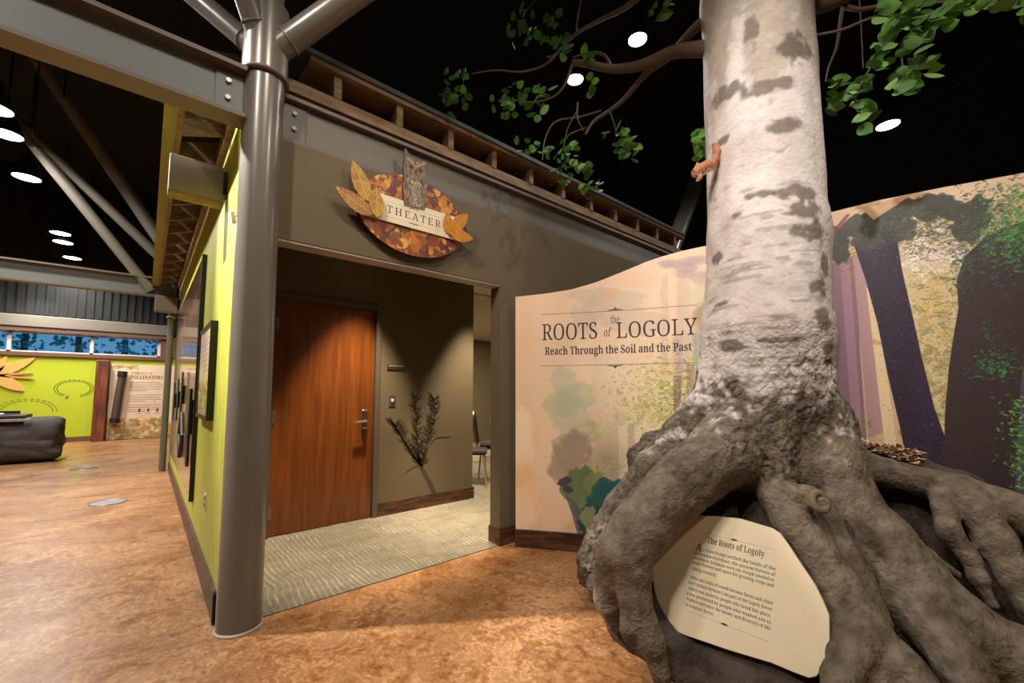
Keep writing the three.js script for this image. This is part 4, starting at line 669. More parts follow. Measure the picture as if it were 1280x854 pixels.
{
  const n = 140, pos = [], uv = [], idx = [], th = 0.03, row = [];
  for (let i = 0; i <= n; i++) {
    const s = MUR.L * i / n, [, f, r, phi] = murAt(s), top = murTop(s), bf = f + Math.cos(phi) * th, br = r + Math.sin(phi) * th, a = fr(f, r, 0), b = fr(bf, br, 0);
    row.push([a, b, top, s]);
  }
  const quad = (p, q, r_, t, u) => { const o = pos.length / 3; for (const v of [p, q, r_, t]) pos.push(v.x, v.y, v.z); uv.push(...u); idx.push(o, o + 1, o + 2, o, o + 2, o + 3); };
  const at_ = (v, y) => V3(v.x, y, v.z), U = (s, y) => [s / MUR.L, y / MUR.H], y0 = 0.0;
  const front = { pos: [], uv: [], idx: [] };
  row.forEach(([a, , top, s], i) => { for (const y of [y0, top]) { front.pos.push(a.x, y, a.z); front.uv.push(...U(s, y)); } if (i < n) { const o = i * 2; front.idx.push(o, o + 2, o + 3, o, o + 3, o + 1); } });
  const fg = new THREE.BufferGeometry(); fg.setAttribute('position', new THREE.Float32BufferAttribute(front.pos, 3)); fg.setAttribute('uv', new THREE.Float32BufferAttribute(front.uv, 2)); fg.setIndex(front.idx); fg.computeVertexNormals();
  for (let i = 0; i < n; i++) { const [a, b, t, s] = row[i], [c, d, t2, s2] = row[i + 1], z = [0, 0, 0, 0, 0, 0, 0, 0]; quad(at_(d, y0), at_(b, y0), at_(b, t), at_(d, t2), z); quad(at_(a, t), at_(c, t2), at_(d, t2), at_(b, t), z); }
  for (const i of [0, n]) { const [a, b, t] = row[i]; quad(at_(a, y0), at_(b, y0), at_(b, t), at_(a, t), [0, 0, 0, 0, 0, 0, 0, 0]); }
  const bg = new THREE.BufferGeometry(); bg.setAttribute('position', new THREE.Float32BufferAttribute(pos, 3)); bg.setAttribute('uv', new THREE.Float32BufferAttribute(uv, 2)); bg.setIndex(idx); bg.computeVertexNormals();
  const b0 = fr(2.9, 1.8, 0), t = thing('forest_mural', 'curved mural panel printed with woods and title lettering behind the tree', 'mural', [b0.x, 0, b0.z]);
  part('printed_face', fg, std('#ffffff', 0.5, { map: muralTex, side: THREE.DoubleSide }), t, 'printed woodland with large title lettering');
  part('panel_core', bg, std('#d8b794', 0.6, { side: THREE.DoubleSide }), t);
  // baseboard that follows the panel
  const gs = []; for (let i = 0; i < 12; i++) { const s = i * 0.055, p = murAt(s), q = murAt(s + 0.055), m = V3(), a = fr(p[1], p[2], 0), b = fr(q[1], q[2], 0), g = new THREE.BoxGeometry(a.distanceTo(b) + 0.002, 0.14, 0.02); g.rotateY(-Math.atan2(b.z - a.z, b.x - a.x)); g.translate((a.x + b.x) / 2, 0.07, (a.z + b.z) / 2); const off = fr(-Math.cos(p[3]) * 0.012, -Math.sin(p[3]) * 0.012, 0); g.translate(off.x, 0, off.z); gs.push(g); }
  struct('baseboard_mural', uvm(mergeGeometries(gs)), M.walnut, 'dark wood baseboard at the foot of the mural beside the jamb', 'baseboard');
}

// ---------------------------------------------------------------- text board between the roots
{
  const us = boardOutline.map((p) => p[0]), vs = boardOutline.map((p) => p[1]), u0 = Math.min(...us), u1 = Math.max(...us), v0 = Math.min(...vs), v1 = Math.max(...vs), W = 1400, Hh = Math.round(1400 * (v1 - v0) / (u1 - u0));
  const K = W / (u1 - u0), Q = (x, y) => { const [u, v] = onBoard(x, y); return [(u - u0) * K, Hh - (v - v0) * K]; };
  const txt = canvasTex(W, Hh, (c) => {
    c.fillStyle = '#e9ddbf'; c.fillRect(0, 0, W, Hh);
    const r = rng(31); for (let i = 0; i < 240; i++) { c.fillStyle = `rgba(${225 + r() * 20},${205 + r() * 20},${165 + r() * 25},0.10)`; c.beginPath(); c.ellipse(r() * W, r() * Hh, 40 + r() * 120, 40 + r() * 90, 0, 0, 7); c.fill(); }
    c.fillStyle = '#33402e';
    const L = (s, p0, p1, capPx, style = 'bold', fill) => { const a = Q(...p0), b = Q(...p1); c.save(); if (fill) c.fillStyle = fill; c.font = `${style} 100px serif`; const m = c.measureText(s).width, y = (a[1] + b[1]) / 2, hh = Math.abs(Q(p0[0], p0[1] - capPx)[1] - a[1]) / 71; c.translate(a[0], y); c.scale((b[0] - a[0]) / m, hh); c.fillText(s, 0, 0); c.restore(); };
    const z = (x, y) => [800 + x * 0.27412, 620 + y * 0.27412];
    L('The Roots of Logoly', z(305, 213), z(568, 281), 7.5);
    L('A', z(253, 246), z(283, 256), 9.5, 'bold', '#7a2a24');
    const lines = [['s Americans settled the lands of the', [286, 255], [620, 338]], ['Louisiana Purchase, the ancient forests of', [248, 268], [617, 364]], ['southwest Arkansas were cut. People needed to', [244, 290], [613, 389]], ['make lumber and space for growing crops and', [239, 312], [612, 413]], ['raising livestock.', [236, 338], [350, 369]],
      ['Miles and miles of woods became farms and cities', [229, 380], [606, 494]], ['but I remain because I am part of the Logoly forest', [222, 404], [603, 521]], ['which was saved by people who loved this place.', [219, 432], [600, 548]], ['I was protected by people who wanted you to', [213, 456], [598, 578]], ['explore and enjoy the beauty and diversity of life', [210, 480], [596, 606]], ['in a mature forest.', [206, 503], [338, 545]]];
    for (const [s, a, b] of lines) L(s, z(...a), z(...b), 3.9);
    c.strokeStyle = 'rgba(70,66,48,0.7)'; c.lineWidth = 2; for (const [a, b, m] of [[[265, 165], [622, 246], [430, 203]], [[205, 520], [592, 666], [385, 590]]]) { const p = Q(...z(...a)), q = Q(...z(...b)), y = (p[1] + q[1]) / 2, x = Q(...z(...m))[0]; c.beginPath(); c.moveTo(p[0], y); c.lineTo(q[0], y); c.stroke(); c.beginPath(); c.moveTo(x - 34, y); c.quadraticCurveTo(x, y - 22, x + 34, y); c.quadraticCurveTo(x, y + 12, x - 34, y); c.fill(); }
  });
  const g = extrude(boardOutline, 0.014, 0.002), uvA = g.attributes.uv, p = g.attributes.position; for (let i = 0; i < p.count; i++) uvA.setXY(i, (p.getX(i) - u0) / (u1 - u0), (p.getY(i) - v0) / (v1 - v0));
  const m = new THREE.Matrix4().makeBasis(BW.dot(V3(0, 0, 0)) === 0 ? BW.clone() : BW, BV, BW.clone().cross(BV)); g.translate(0, 0, -0.014);
  g.applyMatrix4(m); g.translate(BC.x, BC.y, BC.z);
  const t = thing('text_board', 'cream rounded board with story text let into the soil between roots', 'sign board', [BC.x, BC.y - 0.2, BC.z]);
  part('board', g, [std('#ffffff', 0.45, { map: txt }), std('#cdbf9f', 0.5)], t);
}
// ---------------------------------------------------------------- theater sign
const leafOutline = (l, w, n = 14) => { const a = [], b = []; for (let i = 0; i <= n; i++) { const t = i / n, q = w * Math.pow(Math.sin(Math.PI * Math.pow(t, 0.8)), 0.8) * (1 + 0.05 * Math.sin(t * 40)); a.push([q, t * l]); if (i > 0 && i < n) b.unshift([-q, t * l]); } return [...a, ...b]; };
function leafPaint(c, w, h, base, spot_, vein, r) {
  c.fillStyle = base; c.fillRect(0, 0, w, h); for (let i = 0; i < 40; i++) { c.fillStyle = `rgba(${spot_},${0.08 + r() * 0.16})`; c.beginPath(); c.ellipse(r() * w, r() * h, 6 + r() * 26, 6 + r() * 34, r() * 3, 0, 7); c.fill(); }
  c.strokeStyle = vein; c.lineWidth = 3; c.beginPath(); c.moveTo(w / 2, h); c.lineTo(w / 2, 0); c.stroke(); c.lineWidth = 1.4; for (let y = h * 0.1; y < h; y += h * 0.1) for (const k of [-1, 1]) { c.beginPath(); c.moveTo(w / 2, y); c.lineTo(w / 2 + k * w * 0.5, y - h * 0.14); c.stroke(); }
}
{
  const X = 1.435, Y = 2.555, Z = ZW + 0.05, a = 0.43, b = 0.295, r = rng(12);
  const t = thing('theater_sign', 'oval autumn-leaf sign lettered THEATER with an owl above the opening', 'sign', [X, Y - b, Z]);
  const print = canvasTex(1024, 704, (c, w, h) => {
    c.fillStyle = '#5a3022'; c.fillRect(0, 0, w, h); const cols = ['#c9812a', '#d99a34', '#b5651e', '#8a4322', '#6b3a30', '#e0ab48', '#a85a28', '#5e3230', '#7d4a3c', '#c77a34', '#93583e'];
    for (let i = 0; i < 560; i++) { const l = 26 + r() * 46, q = leafOutline(l * 2, l * (0.42 + r() * 0.3), 8); c.save(); c.translate(r() * w, r() * h); c.rotate(r() * 6.28); c.beginPath(); q.forEach(([x, y], k) => k ? c.lineTo(x, y - l) : c.moveTo(x, y - l)); c.closePath(); c.fillStyle = cols[Math.floor(r() * cols.length)]; c.globalAlpha = 0.9; c.fill(); c.globalAlpha = 0.5; c.strokeStyle = '#3c1e14'; c.lineWidth = 2; c.stroke(); c.beginPath(); c.moveTo(0, -l); c.lineTo(0, l); c.stroke(); c.restore(); }
  });
  const sh = []; for (let i = 0; i < 72; i++) { const q = i / 72 * 6.2832; sh.push([Math.cos(q) * a, Math.sin(q) * b]); }
  const disc = extrude(sh, 0.028, 0.003), uv = disc.attributes.uv, p = disc.attributes.position; for (let i = 0; i < p.count; i++) uv.setXY(i, p.getX(i) / a / 2 + 0.5, p.getY(i) / b / 2 + 0.5); disc.translate(X, Y, Z - 0.028);
  const D = part('oval_board', disc, [std('#ffffff', 0.5, { map: print }), std('#2a160e', 0.5)], t, 'oval board printed with fallen leaves');
  part('standoff', uvm(mergeGeometries([tubeBetween(V3(X - 0.25, Y, ZW), V3(X - 0.25, Y, Z - 0.02), 0.015), tubeBetween(V3(X + 0.25, Y, ZW), V3(X + 0.25, Y, Z - 0.02), 0.015)])), M.charcoal, t);
  const ban = canvasTex(1024, 256, (c, w, h) => {
    c.fillStyle = '#e8dcc0'; c.fillRect(0, 0, w, h); for (let i = 0; i < 60; i++) { c.fillStyle = `rgba(214,196,160,0.12)`; c.beginPath(); c.ellipse(r() * w, r() * h, 60, 30, 0, 0, 7); c.fill(); }
    c.fillStyle = '#1e2224'; c.font = '104px serif'; c.textBaseline = 'alphabetic'; const s = 'THEATER', xs = 228, xe = 822; let tot = 0; for (const ch of s) tot += c.measureText(ch).width; const gap = (xe - xs - tot) / (s.length - 1); let x = xs; for (const ch of s) { c.fillText(ch, x, 168); x += c.measureText(ch).width + gap; }
    c.strokeStyle = '#5c564a'; c.lineWidth = 2; for (const [y, k] of [[58, -1], [206, 1]]) { c.beginPath(); c.moveTo(xs, y); c.lineTo(xe, y); c.stroke(); for (const e of [-1, 1]) { c.beginPath(); c.moveTo(515, y); c.quadraticCurveTo(515 + e * 20, y + k * 18, 515 + e * 62, y); c.quadraticCurveTo(515 + e * 26, y + k * 4, 515, y); c.fillStyle = '#22262a'; c.fill(); } c.beginPath(); c.ellipse(515, y + k * 13, 4, 10, 0, 0, 7); c.fill(); }
  });
  const bn = extrude([[-0.375, -0.092], [0.375, -0.092], [0.375, 0.092], [-0.375, 0.092]], 0.010, 0.001), bu = bn.attributes.uv, bp = bn.attributes.position; for (let i = 0; i < bp.count; i++) bu.setXY(i, bp.getX(i) / 0.75 + 0.5, bp.getY(i) / 0.184 + 0.5); bn.translate(X - 0.015, Y - 0.005, Z + 0.005);
  part('lettered_banner', bn, [std('#ffffff', 0.5, { map: ban }), std('#b7a684', 0.5)], t, 'cream banner with dark serif lettering');
  // leaves at both ends
  const lt = (base, sp) => std('#ffffff', 0.45, { map: canvasTex(128, 256, (c, w, h) => leafPaint(c, w, h, base, sp, 'rgba(226,180,90,0.9)', r)) });
  const yl = lt('#b98f2c', '120,70,20'), ol = lt('#c98724', '160,80,14'), pu = lt('#a97c34', '110,60,50');
  const put = (x, y, ang, l, w, mat, dz) => { const g = extrude(leafOutline(l, w), 0.006, 0.0015), u = g.attributes.uv, q = g.attributes.position; for (let i = 0; i < q.count; i++) u.setXY(i, q.getX(i) / w / 2 + 0.5, q.getY(i) / l); g.rotateZ(ang); g.translate(x, y, Z + dz); part('leaf', g, mat, t); };
  put(X - 0.36, Y + 0.0, 0.42, 0.27, 0.058, yl, 0.022); put(X - 0.335, Y - 0.09, 1.12, 0.27, 0.055, pu, 0.03); put(X - 0.30, Y - 0.10, 0.06, 0.21, 0.05, yl, 0.036);
  put(X + 0.285, Y - 0.07, 0.12, 0.17, 0.045, ol, 0.022); put(X + 0.305, Y - 0.03, -0.72, 0.22, 0.05, ol, 0.030); put(X + 0.29, Y - 0.07, -1.5, 0.21, 0.047, ol, 0.036);
  // owl cut-out
  const ow = [[-0.075, -0.21], [0.085, -0.2], [0.108, -0.12], [0.112, -0.02], [0.09, 0.06], [0.082, 0.10], [0.098, 0.165], [0.09, 0.18], [0.06, 0.168], [0.03, 0.15], [-0.005, 0.152], [-0.035, 0.17], [-0.075, 0.215], [-0.082, 0.2], [-0.078, 0.15], [-0.085, 0.10], [-0.082, 0.02], [-0.09, -0.08]];
  const owlT = canvasTex(512, 1024, (c, w, h) => {
    c.fillStyle = '#75604e'; c.fillRect(0, 0, w, h); const cols = ['#8d7862', '#5c4838', '#a8977f', '#6e5644', '#4a382c', '#c4b8a4'];
    for (let i = 0; i < 900; i++) { const y = r() * h, x = r() * w; c.save(); c.translate(x, y); c.rotate((r() - 0.5) * 0.6); c.globalAlpha = 0.6; c.fillStyle = cols[Math.floor(r() * 5)]; c.beginPath(); c.ellipse(0, 0, 7 + r() * 8, 20 + r() * 26, 0, 0, 7); c.fill(); c.restore(); }
    for (let i = 0; i < 420; i++) { const y = h * (0.52 + r() * 0.42), x = w * (0.3 + r() * 0.42); c.globalAlpha = 0.6; c.fillStyle = r() < 0.6 ? '#d2cabb' : '#5a4a3c'; c.beginPath(); c.ellipse(x, y, 4, 14 + r() * 16, (r() - 0.5) * 0.5, 0, 7); c.fill(); }
    c.globalAlpha = 1; c.strokeStyle = '#cbbfa8'; c.lineWidth = 12; for (const k of [-1, 1]) { c.beginPath(); c.moveTo(w * 0.5, h * 0.26); c.quadraticCurveTo(w * (0.5 + k * 0.14), h * 0.20, w * (0.5 + k * 0.36), h * 0.13); c.stroke(); c.fillStyle = '#6a4c38'; c.beginPath(); c.ellipse(w * (0.5 + k * 0.19), h * 0.29, w * 0.13, h * 0.062, 0, 0, 7); c.fill(); c.strokeStyle = '#a48c70'; c.lineWidth = 5; c.stroke(); c.strokeStyle = '#cbbfa8'; c.lineWidth = 12; c.fillStyle = '#1a120c'; c.beginPath(); c.ellipse(w * (0.5 + k * 0.19), h * 0.285, w * 0.055, h * 0.026, 0, 0, 7); c.fill(); }
    c.fillStyle = '#2c221c'; c.beginPath(); c.moveTo(w * 0.45, h * 0.31); c.lineTo(w * 0.55, h * 0.31); c.lineTo(w * 0.5, h * 0.39); c.fill();
  });
  const og = extrude(ow, 0.012, 0.003), ou = og.attributes.uv, op = og.attributes.position; for (let i = 0; i < op.count; i++) ou.setXY(i, (op.getX(i) + 0.09) / 0.2, (op.getY(i) + 0.21) / 0.425); og.translate(X - 0.015, Y + 0.265, Z + 0.004);
  const O = part('owl', og, [std('#ffffff', 0.55, { map: owlT }), std('#3a2a20', 0.5)], t, 'brown and grey horned owl cut-out');
}

// ---------------------------------------------------------------- vestibule wall items
{
  const q = onPlane(495, 459, 'z', ZD), t = thing('room_plaque', 'small dark plaque with a light line of lettering beside the door', 'plaque', [q.x, q.y, ZD]);
  part('plate', box(q.x - 0.10, q.x + 0.10, q.y - 0.028, q.y + 0.028, ZD, ZD + 0.008, 0.002), std('#3f3a36', 0.4), t);
  part('strip', box(q.x - 0.085, q.x + 0.085, q.y + 0.004, q.y + 0.018, ZD + 0.008, ZD + 0.0095), std('#9b958c', 0.4), t);
}
{
  const q = onPlane(490, 501, 'z', ZD), t = thing('light_switch', 'steel light switch plate on the vestibule wall', 'switch', [q.x, q.y, ZD]);
  part('plate', box(q.x - 0.036, q.x + 0.036, q.y - 0.058, q.y + 0.058, ZD, ZD + 0.007, 0.002), M.brushed, t); part('toggle', box(q.x - 0.012, q.x + 0.012, q.y - 0.012, q.y + 0.018, ZD + 0.007, ZD + 0.018, 0.003), M.white, t);
}
{ // twig silhouette applied on the wall
  const r = rng(55), gs = [], P = (x, y) => { const q = onPlane(440 + x * 160 / 683, 450 + y * 200 / 854, 'z', ZD); return [q.x, q.y]; };
  const stroke = (a, b, w0, w1) => { const [x0, y0] = P(...a), [x1, y1] = P(...b), l = Math.hypot(x1 - x0, y1 - y0); if (l < 0.002) return; const nx = -(y1 - y0) / l, ny = (x1 - x0) / l; gs.push(extrude([[x0 + nx * w0, y0 + ny * w0], [x0 - nx * w0, y0 - ny * w0], [x1 - nx * w1, y1 - ny * w1], [x1 + nx * w1, y1 + ny * w1]], 0.0015)); };
  const chain = (pts, w0, w1) => pts.slice(1).forEach((p, i) => stroke(pts[i], p, lerp(w0, w1, i / (pts.length - 1)), lerp(w0, w1, (i + 1) / (pts.length - 1))));
  chain([[440, 712], [415, 655], [385, 600], [365, 565], [355, 520]], 0.024, 0.016);
  const stems = [[[362, 560], [350, 480], [345, 400], [342, 320], [340, 240], [338, 195]], [[366, 568], [385, 500], [405, 420], [425, 360], [440, 300], [446, 240], [436, 200]], [[360, 560], [325, 510], [295, 460], [265, 410], [240, 370], [215, 330]], [[372, 575], [390, 520], [415, 450], [450, 415], [525, 410]]];
  stems.forEach((s, i) => chain(s, i === 3 ? 0.006 : 0.014, 0.003));
  chain([[340, 200], [318, 178]], 0.002, 0.001); chain([[338, 200], [360, 150], [380, 100]], 0.003, 0.001); chain([[350, 565], [320, 575], [288, 600]], 0.003, 0.001);
  stems.slice(0, 3).forEach((s, si) => { for (let i = 0; i < 110; i++) { const k = r() * (s.length - 1.001), j = Math.floor(k), f = k - j, x = lerp(s[j][0], s[j + 1][0], f), y = lerp(s[j][1], s[j + 1][1], f), e = r() < 0.5 ? -1 : 1, l = 18 + r() * 38, an = 0.5 + r() * 0.6, mx = x + e * Math.sin(an) * l * 0.8, my = y - Math.cos(an) * l * 0.8; stroke([x, y], [mx, my], 0.0035, 0.002); stroke([mx, my], [mx + e * 6, my - 12], 0.002, 0.0008); if (r() < 0.6) stroke([lerp(x, mx, 0.5), lerp(y, my, 0.5)], [lerp(x, mx, 0.5) + e * 4, lerp(y, my, 0.5) - 18], 0.0025, 0.001); } });
  const g = mergeGeometries(gs); g.translate(0, 0, ZD + 0.001); solo('twig_decal', g, std('#403720', 0.8), 'dark olive twig silhouette on the taupe vestibule wall', 'wall decal');
}
// chairs in the theater
{
  const fab = std('#2e2721', 0.9), metal = std('#c9b38e', 0.3, { metalness: 0.6 });
  const make = (lab, x, z, turn) => {
    const t = thing('stacking_chair', lab, 'chair', [x, 0.006, z], 'dark chairs in the theater'); t.rotation.y = turn;
    const add = (n, g, m) => { const o = new THREE.Mesh(g, m); o.name = n; o.castShadow = o.receiveShadow = true; t.add(o); };
    add('seat', box(-0.23, 0.23, 0.42, 0.48, -0.22, 0.24, 0.03), fab);
    const bs = []; for (let i = 0; i <= 20; i++) { const a = i / 20 * Math.PI; bs.push([Math.cos(a) * 0.22, 0.74 + Math.sin(a) * 0.2]); } bs.push([-0.2, 0.5], [0.2, 0.5]);
    const bk = extrude(bs, 0.035, 0.01); bk.rotateX(-0.14); bk.translate(0, 0.02, -0.2); add('backrest', bk, fab);
    const rim = []; for (let i = 0; i <= 20; i++) { const a = i / 20 * Math.PI; rim.push(V3(Math.cos(a) * 0.235, 0.74 + Math.sin(a) * 0.215, 0.015)); } const rg = new THREE.TubeGeometry(new THREE.CatmullRomCurve3([V3(0.225, 0.44, 0.015), ...rim, V3(-0.225, 0.44, 0.015)]), 40, 0.012, 8); rg.rotateX(-0.14); rg.translate(0, 0.02, -0.2); add('back_frame', rg, metal);
    for (const [sx, sz] of [[-1, -1], [1, -1], [-1, 1], [1, 1]]) add('leg', tubeBetween(V3(sx * 0.2, 0.43, sz * 0.19), V3(sx * 0.22, 0, sz * 0.23), 0.012, 0.012, 10), metal);
  };
  const a = onPlane(611, 596, 'y', 0), b = onPlane(596, 604, 'y', 0), c = onPlane(604, 576, 'y', 0);
  make('dark padded chair with tan metal legs past the vestibule wall end', a.x + 0.1, a.z, 0.9); make('dark padded chair half hidden by the vestibule wall end', b.x - 0.12, b.z + 0.0, 0.9); make('dark padded chair farther back in the theater', c.x + 0.5, c.z, 2.4);
}

// ---------------------------------------------------------------- framed panels on the lime wall
{
  const z0 = -8.4, z1 = -4.6, y0 = 0.36, y1 = 2.47, r = rng(9);
  const t = thing('wall_graphic', 'tall glossy exhibit panel with black edge covering the lime wall', 'panel', [XG, y0, (z0 + z1) / 2]);
  const pr = canvasTex(1024, 600, (c, w, h) => {
    c.fillStyle = '#b99873'; c.fillRect(0, 0, w, h);
    for (let i = 0; i < 200; i++) { c.fillStyle = ['rgba(120,84,70,0.25)', 'rgba(150,120,96,0.22)', 'rgba(96,70,72,0.25)', 'rgba(190,150,110,0.2)'][Math.floor(r() * 4)]; c.fillRect(r() * w, 0, 6 + r() * 24, h * (0.3 + r() * 0.35)); }
    for (let i = 0; i < 90; i++) { c.fillStyle = ['rgba(206,172,128,0.35)', 'rgba(188,152,100,0.3)', 'rgba(160,150,90,0.25)'][Math.floor(r() * 3)]; c.beginPath(); c.ellipse(r() * w, h * (0.55 + r() * 0.5), 30 + r() * 90, 20 + r() * 40, 0, 0, 7); c.fill(); }
    c.fillStyle = '#4c3630'; c.beginPath(); c.moveTo(0, 0); c.lineTo(w, 0); c.lineTo(w, h * 0.16); for (let x = w; x >= 0; x -= 24) c.lineTo(x, h * (0.10 + 0.09 * r())); c.closePath(); c.fill();
    c.fillStyle = '#9a9a3c'; c.fillRect(0, h * 0.93, w, h * 0.07);
  });
  const g = box(XG - 0.03, XG - 0.004, y0, y1, z0, z1), p = g.attributes.position, uv = g.attributes.uv; for (let i = 0; i < p.count; i++) uv.setXY(i, (z1 - p.getZ(i)) / (z1 - z0), (p.getY(i) - y0) / (y1 - y0));
  part('print', g, phys('#ffffff', 0.12, { map: pr, clearcoat: 0.6, clearcoatRoughness: 0.08 }), t); part('edge', box(XG - 0.034, XG, y0 - 0.02, y1 + 0.02, z1, z1 + 0.03), M.blackFrame, t);
  const fl = [[-7.4, 1.15], [-6.6, 1.18], [-5.9, 1.24]]; fl.forEach(([z, y], i) => { const b = new THREE.BoxGeometry(0.014, 0.5, 0.12); b.rotateX(0.12); b.translate(XG - 0.055, y, z); const o = thing('flip_panel', 'narrow dark flip panel on the glossy exhibit panel', 'flip panel', [XG - 0.055, y - 0.3, z], 'flip panels on the lime wall'); part('flap', uvm(b), std('#1c3034', 0.35), o); part('hinge', box(XG - 0.047, XG - 0.03, y - 0.1, y + 0.1, z - 0.01, z + 0.01), M.charcoal, o); });
  const dz = -5.75, dy = 0.82, ds = 0.23, o = thing('diamond_frame', 'open black diamond frame on the glossy exhibit panel', 'frame', [XG - 0.06, dy - ds, dz]);
  for (const [a, b] of [[[0, -1], [1, 0]], [[1, 0], [0, 1]], [[0, 1], [-1, 0]], [[-1, 0], [0, -1]]]) part('bar', tubeBetween(V3(XG - 0.05, dy + a[1] * ds, dz + a[0] * ds), V3(XG - 0.05, dy + b[1] * ds, dz + b[0] * ds), 0.02, 0.02, 6), M.charcoal, o);
  const k = thing('dark_side_panel', 'narrow black panel standing off the near edge of the exhibit panel', 'panel', [XG - 0.05, 0.6, -4.68]); part('plate', box(XG - 0.06, XG - 0.04, 0.62, 1.3, -4.86, -4.68, 0.004), M.blackFrame, k); part('spacer', box(XG - 0.04, XG - 0.03, 0.9, 1.2, -4.8, -4.72), M.charcoal, k);
}
{
  const z0 = -4.27, z1 = -3.51, y0 = 1.075, y1 = 1.76, r = rng(19), t = thing('framed_print', 'small black framed print on the lime wall near the column', 'picture', [XG, y0, (z0 + z1) / 2]);
  const pr = canvasTex(512, 460, (c, w, h) => {
    c.fillStyle = '#e2c6a4'; c.fillRect(0, 0, w, h); for (let i = 0; i < 60; i++) { c.fillStyle = 'rgba(240,220,190,0.2)'; c.beginPath(); c.ellipse(r() * w, r() * h * 0.6, 60, 30, 0, 0, 7); c.fill(); }
    c.strokeStyle = '#5a463a'; c.lineWidth = 3; for (let i = 0; i < 7; i++) { const y = 70 + i * 26; c.beginPath(); for (let x = 60; x < 300 + 100 * r(); x += 12) { c.moveTo(x, y); c.lineTo(x + 8, y); } c.stroke(); }
    for (let i = 0; i < 160; i++) { c.fillStyle = ['#8a6a3c', '#6a5030', '#a8844c', '#8c8a6a'][Math.floor(r() * 4)]; c.globalAlpha = 0.5; c.beginPath(); c.ellipse(r() * w, h * (0.62 + r() * 0.4), 30, 12, 0, 0, 7); c.fill(); } c.globalAlpha = 1;
  });
  const g = box(XG - 0.035, XG - 0.01, y0 + 0.03, y1 - 0.03, z0 + 0.03, z1 - 0.03), p = g.attributes.position, uv = g.attributes.uv; for (let i = 0; i < p.count; i++) uv.setXY(i, (z1 - p.getZ(i)) / (z1 - z0), (p.getY(i) - y0) / (y1 - y0)); part('print', g, std('#ffffff', 0.3, { map: pr }), t);
  for (const b of [[y0, y0 + 0.03, z0, z1], [y1 - 0.03, y1, z0, z1], [y0 + 0.03, y1 - 0.03, z0, z0 + 0.03], [y0 + 0.03, y1 - 0.03, z1 - 0.03, z1]]) part('frame_bar', box(XG - 0.042, XG, b[0], b[1], b[2], b[3]), M.blackFrame, t);
}
{ const q = onPlane(257, 627, 'x', XG), t = thing('wall_outlet', 'white electric outlet low on the lime wall', 'outlet', [XG, q.y, q.z]); part('plate', box(XG - 0.006, XG, q.y - 0.055, q.y + 0.055, q.z - 0.035, q.z + 0.035, 0.002), M.white, t); for (const d of [-0.022, 0.022]) part('socket', box(XG - 0.009, XG - 0.006, q.y + d - 0.014, q.y + d + 0.014, q.z - 0.016, q.z + 0.016), M.charcoal, t); }

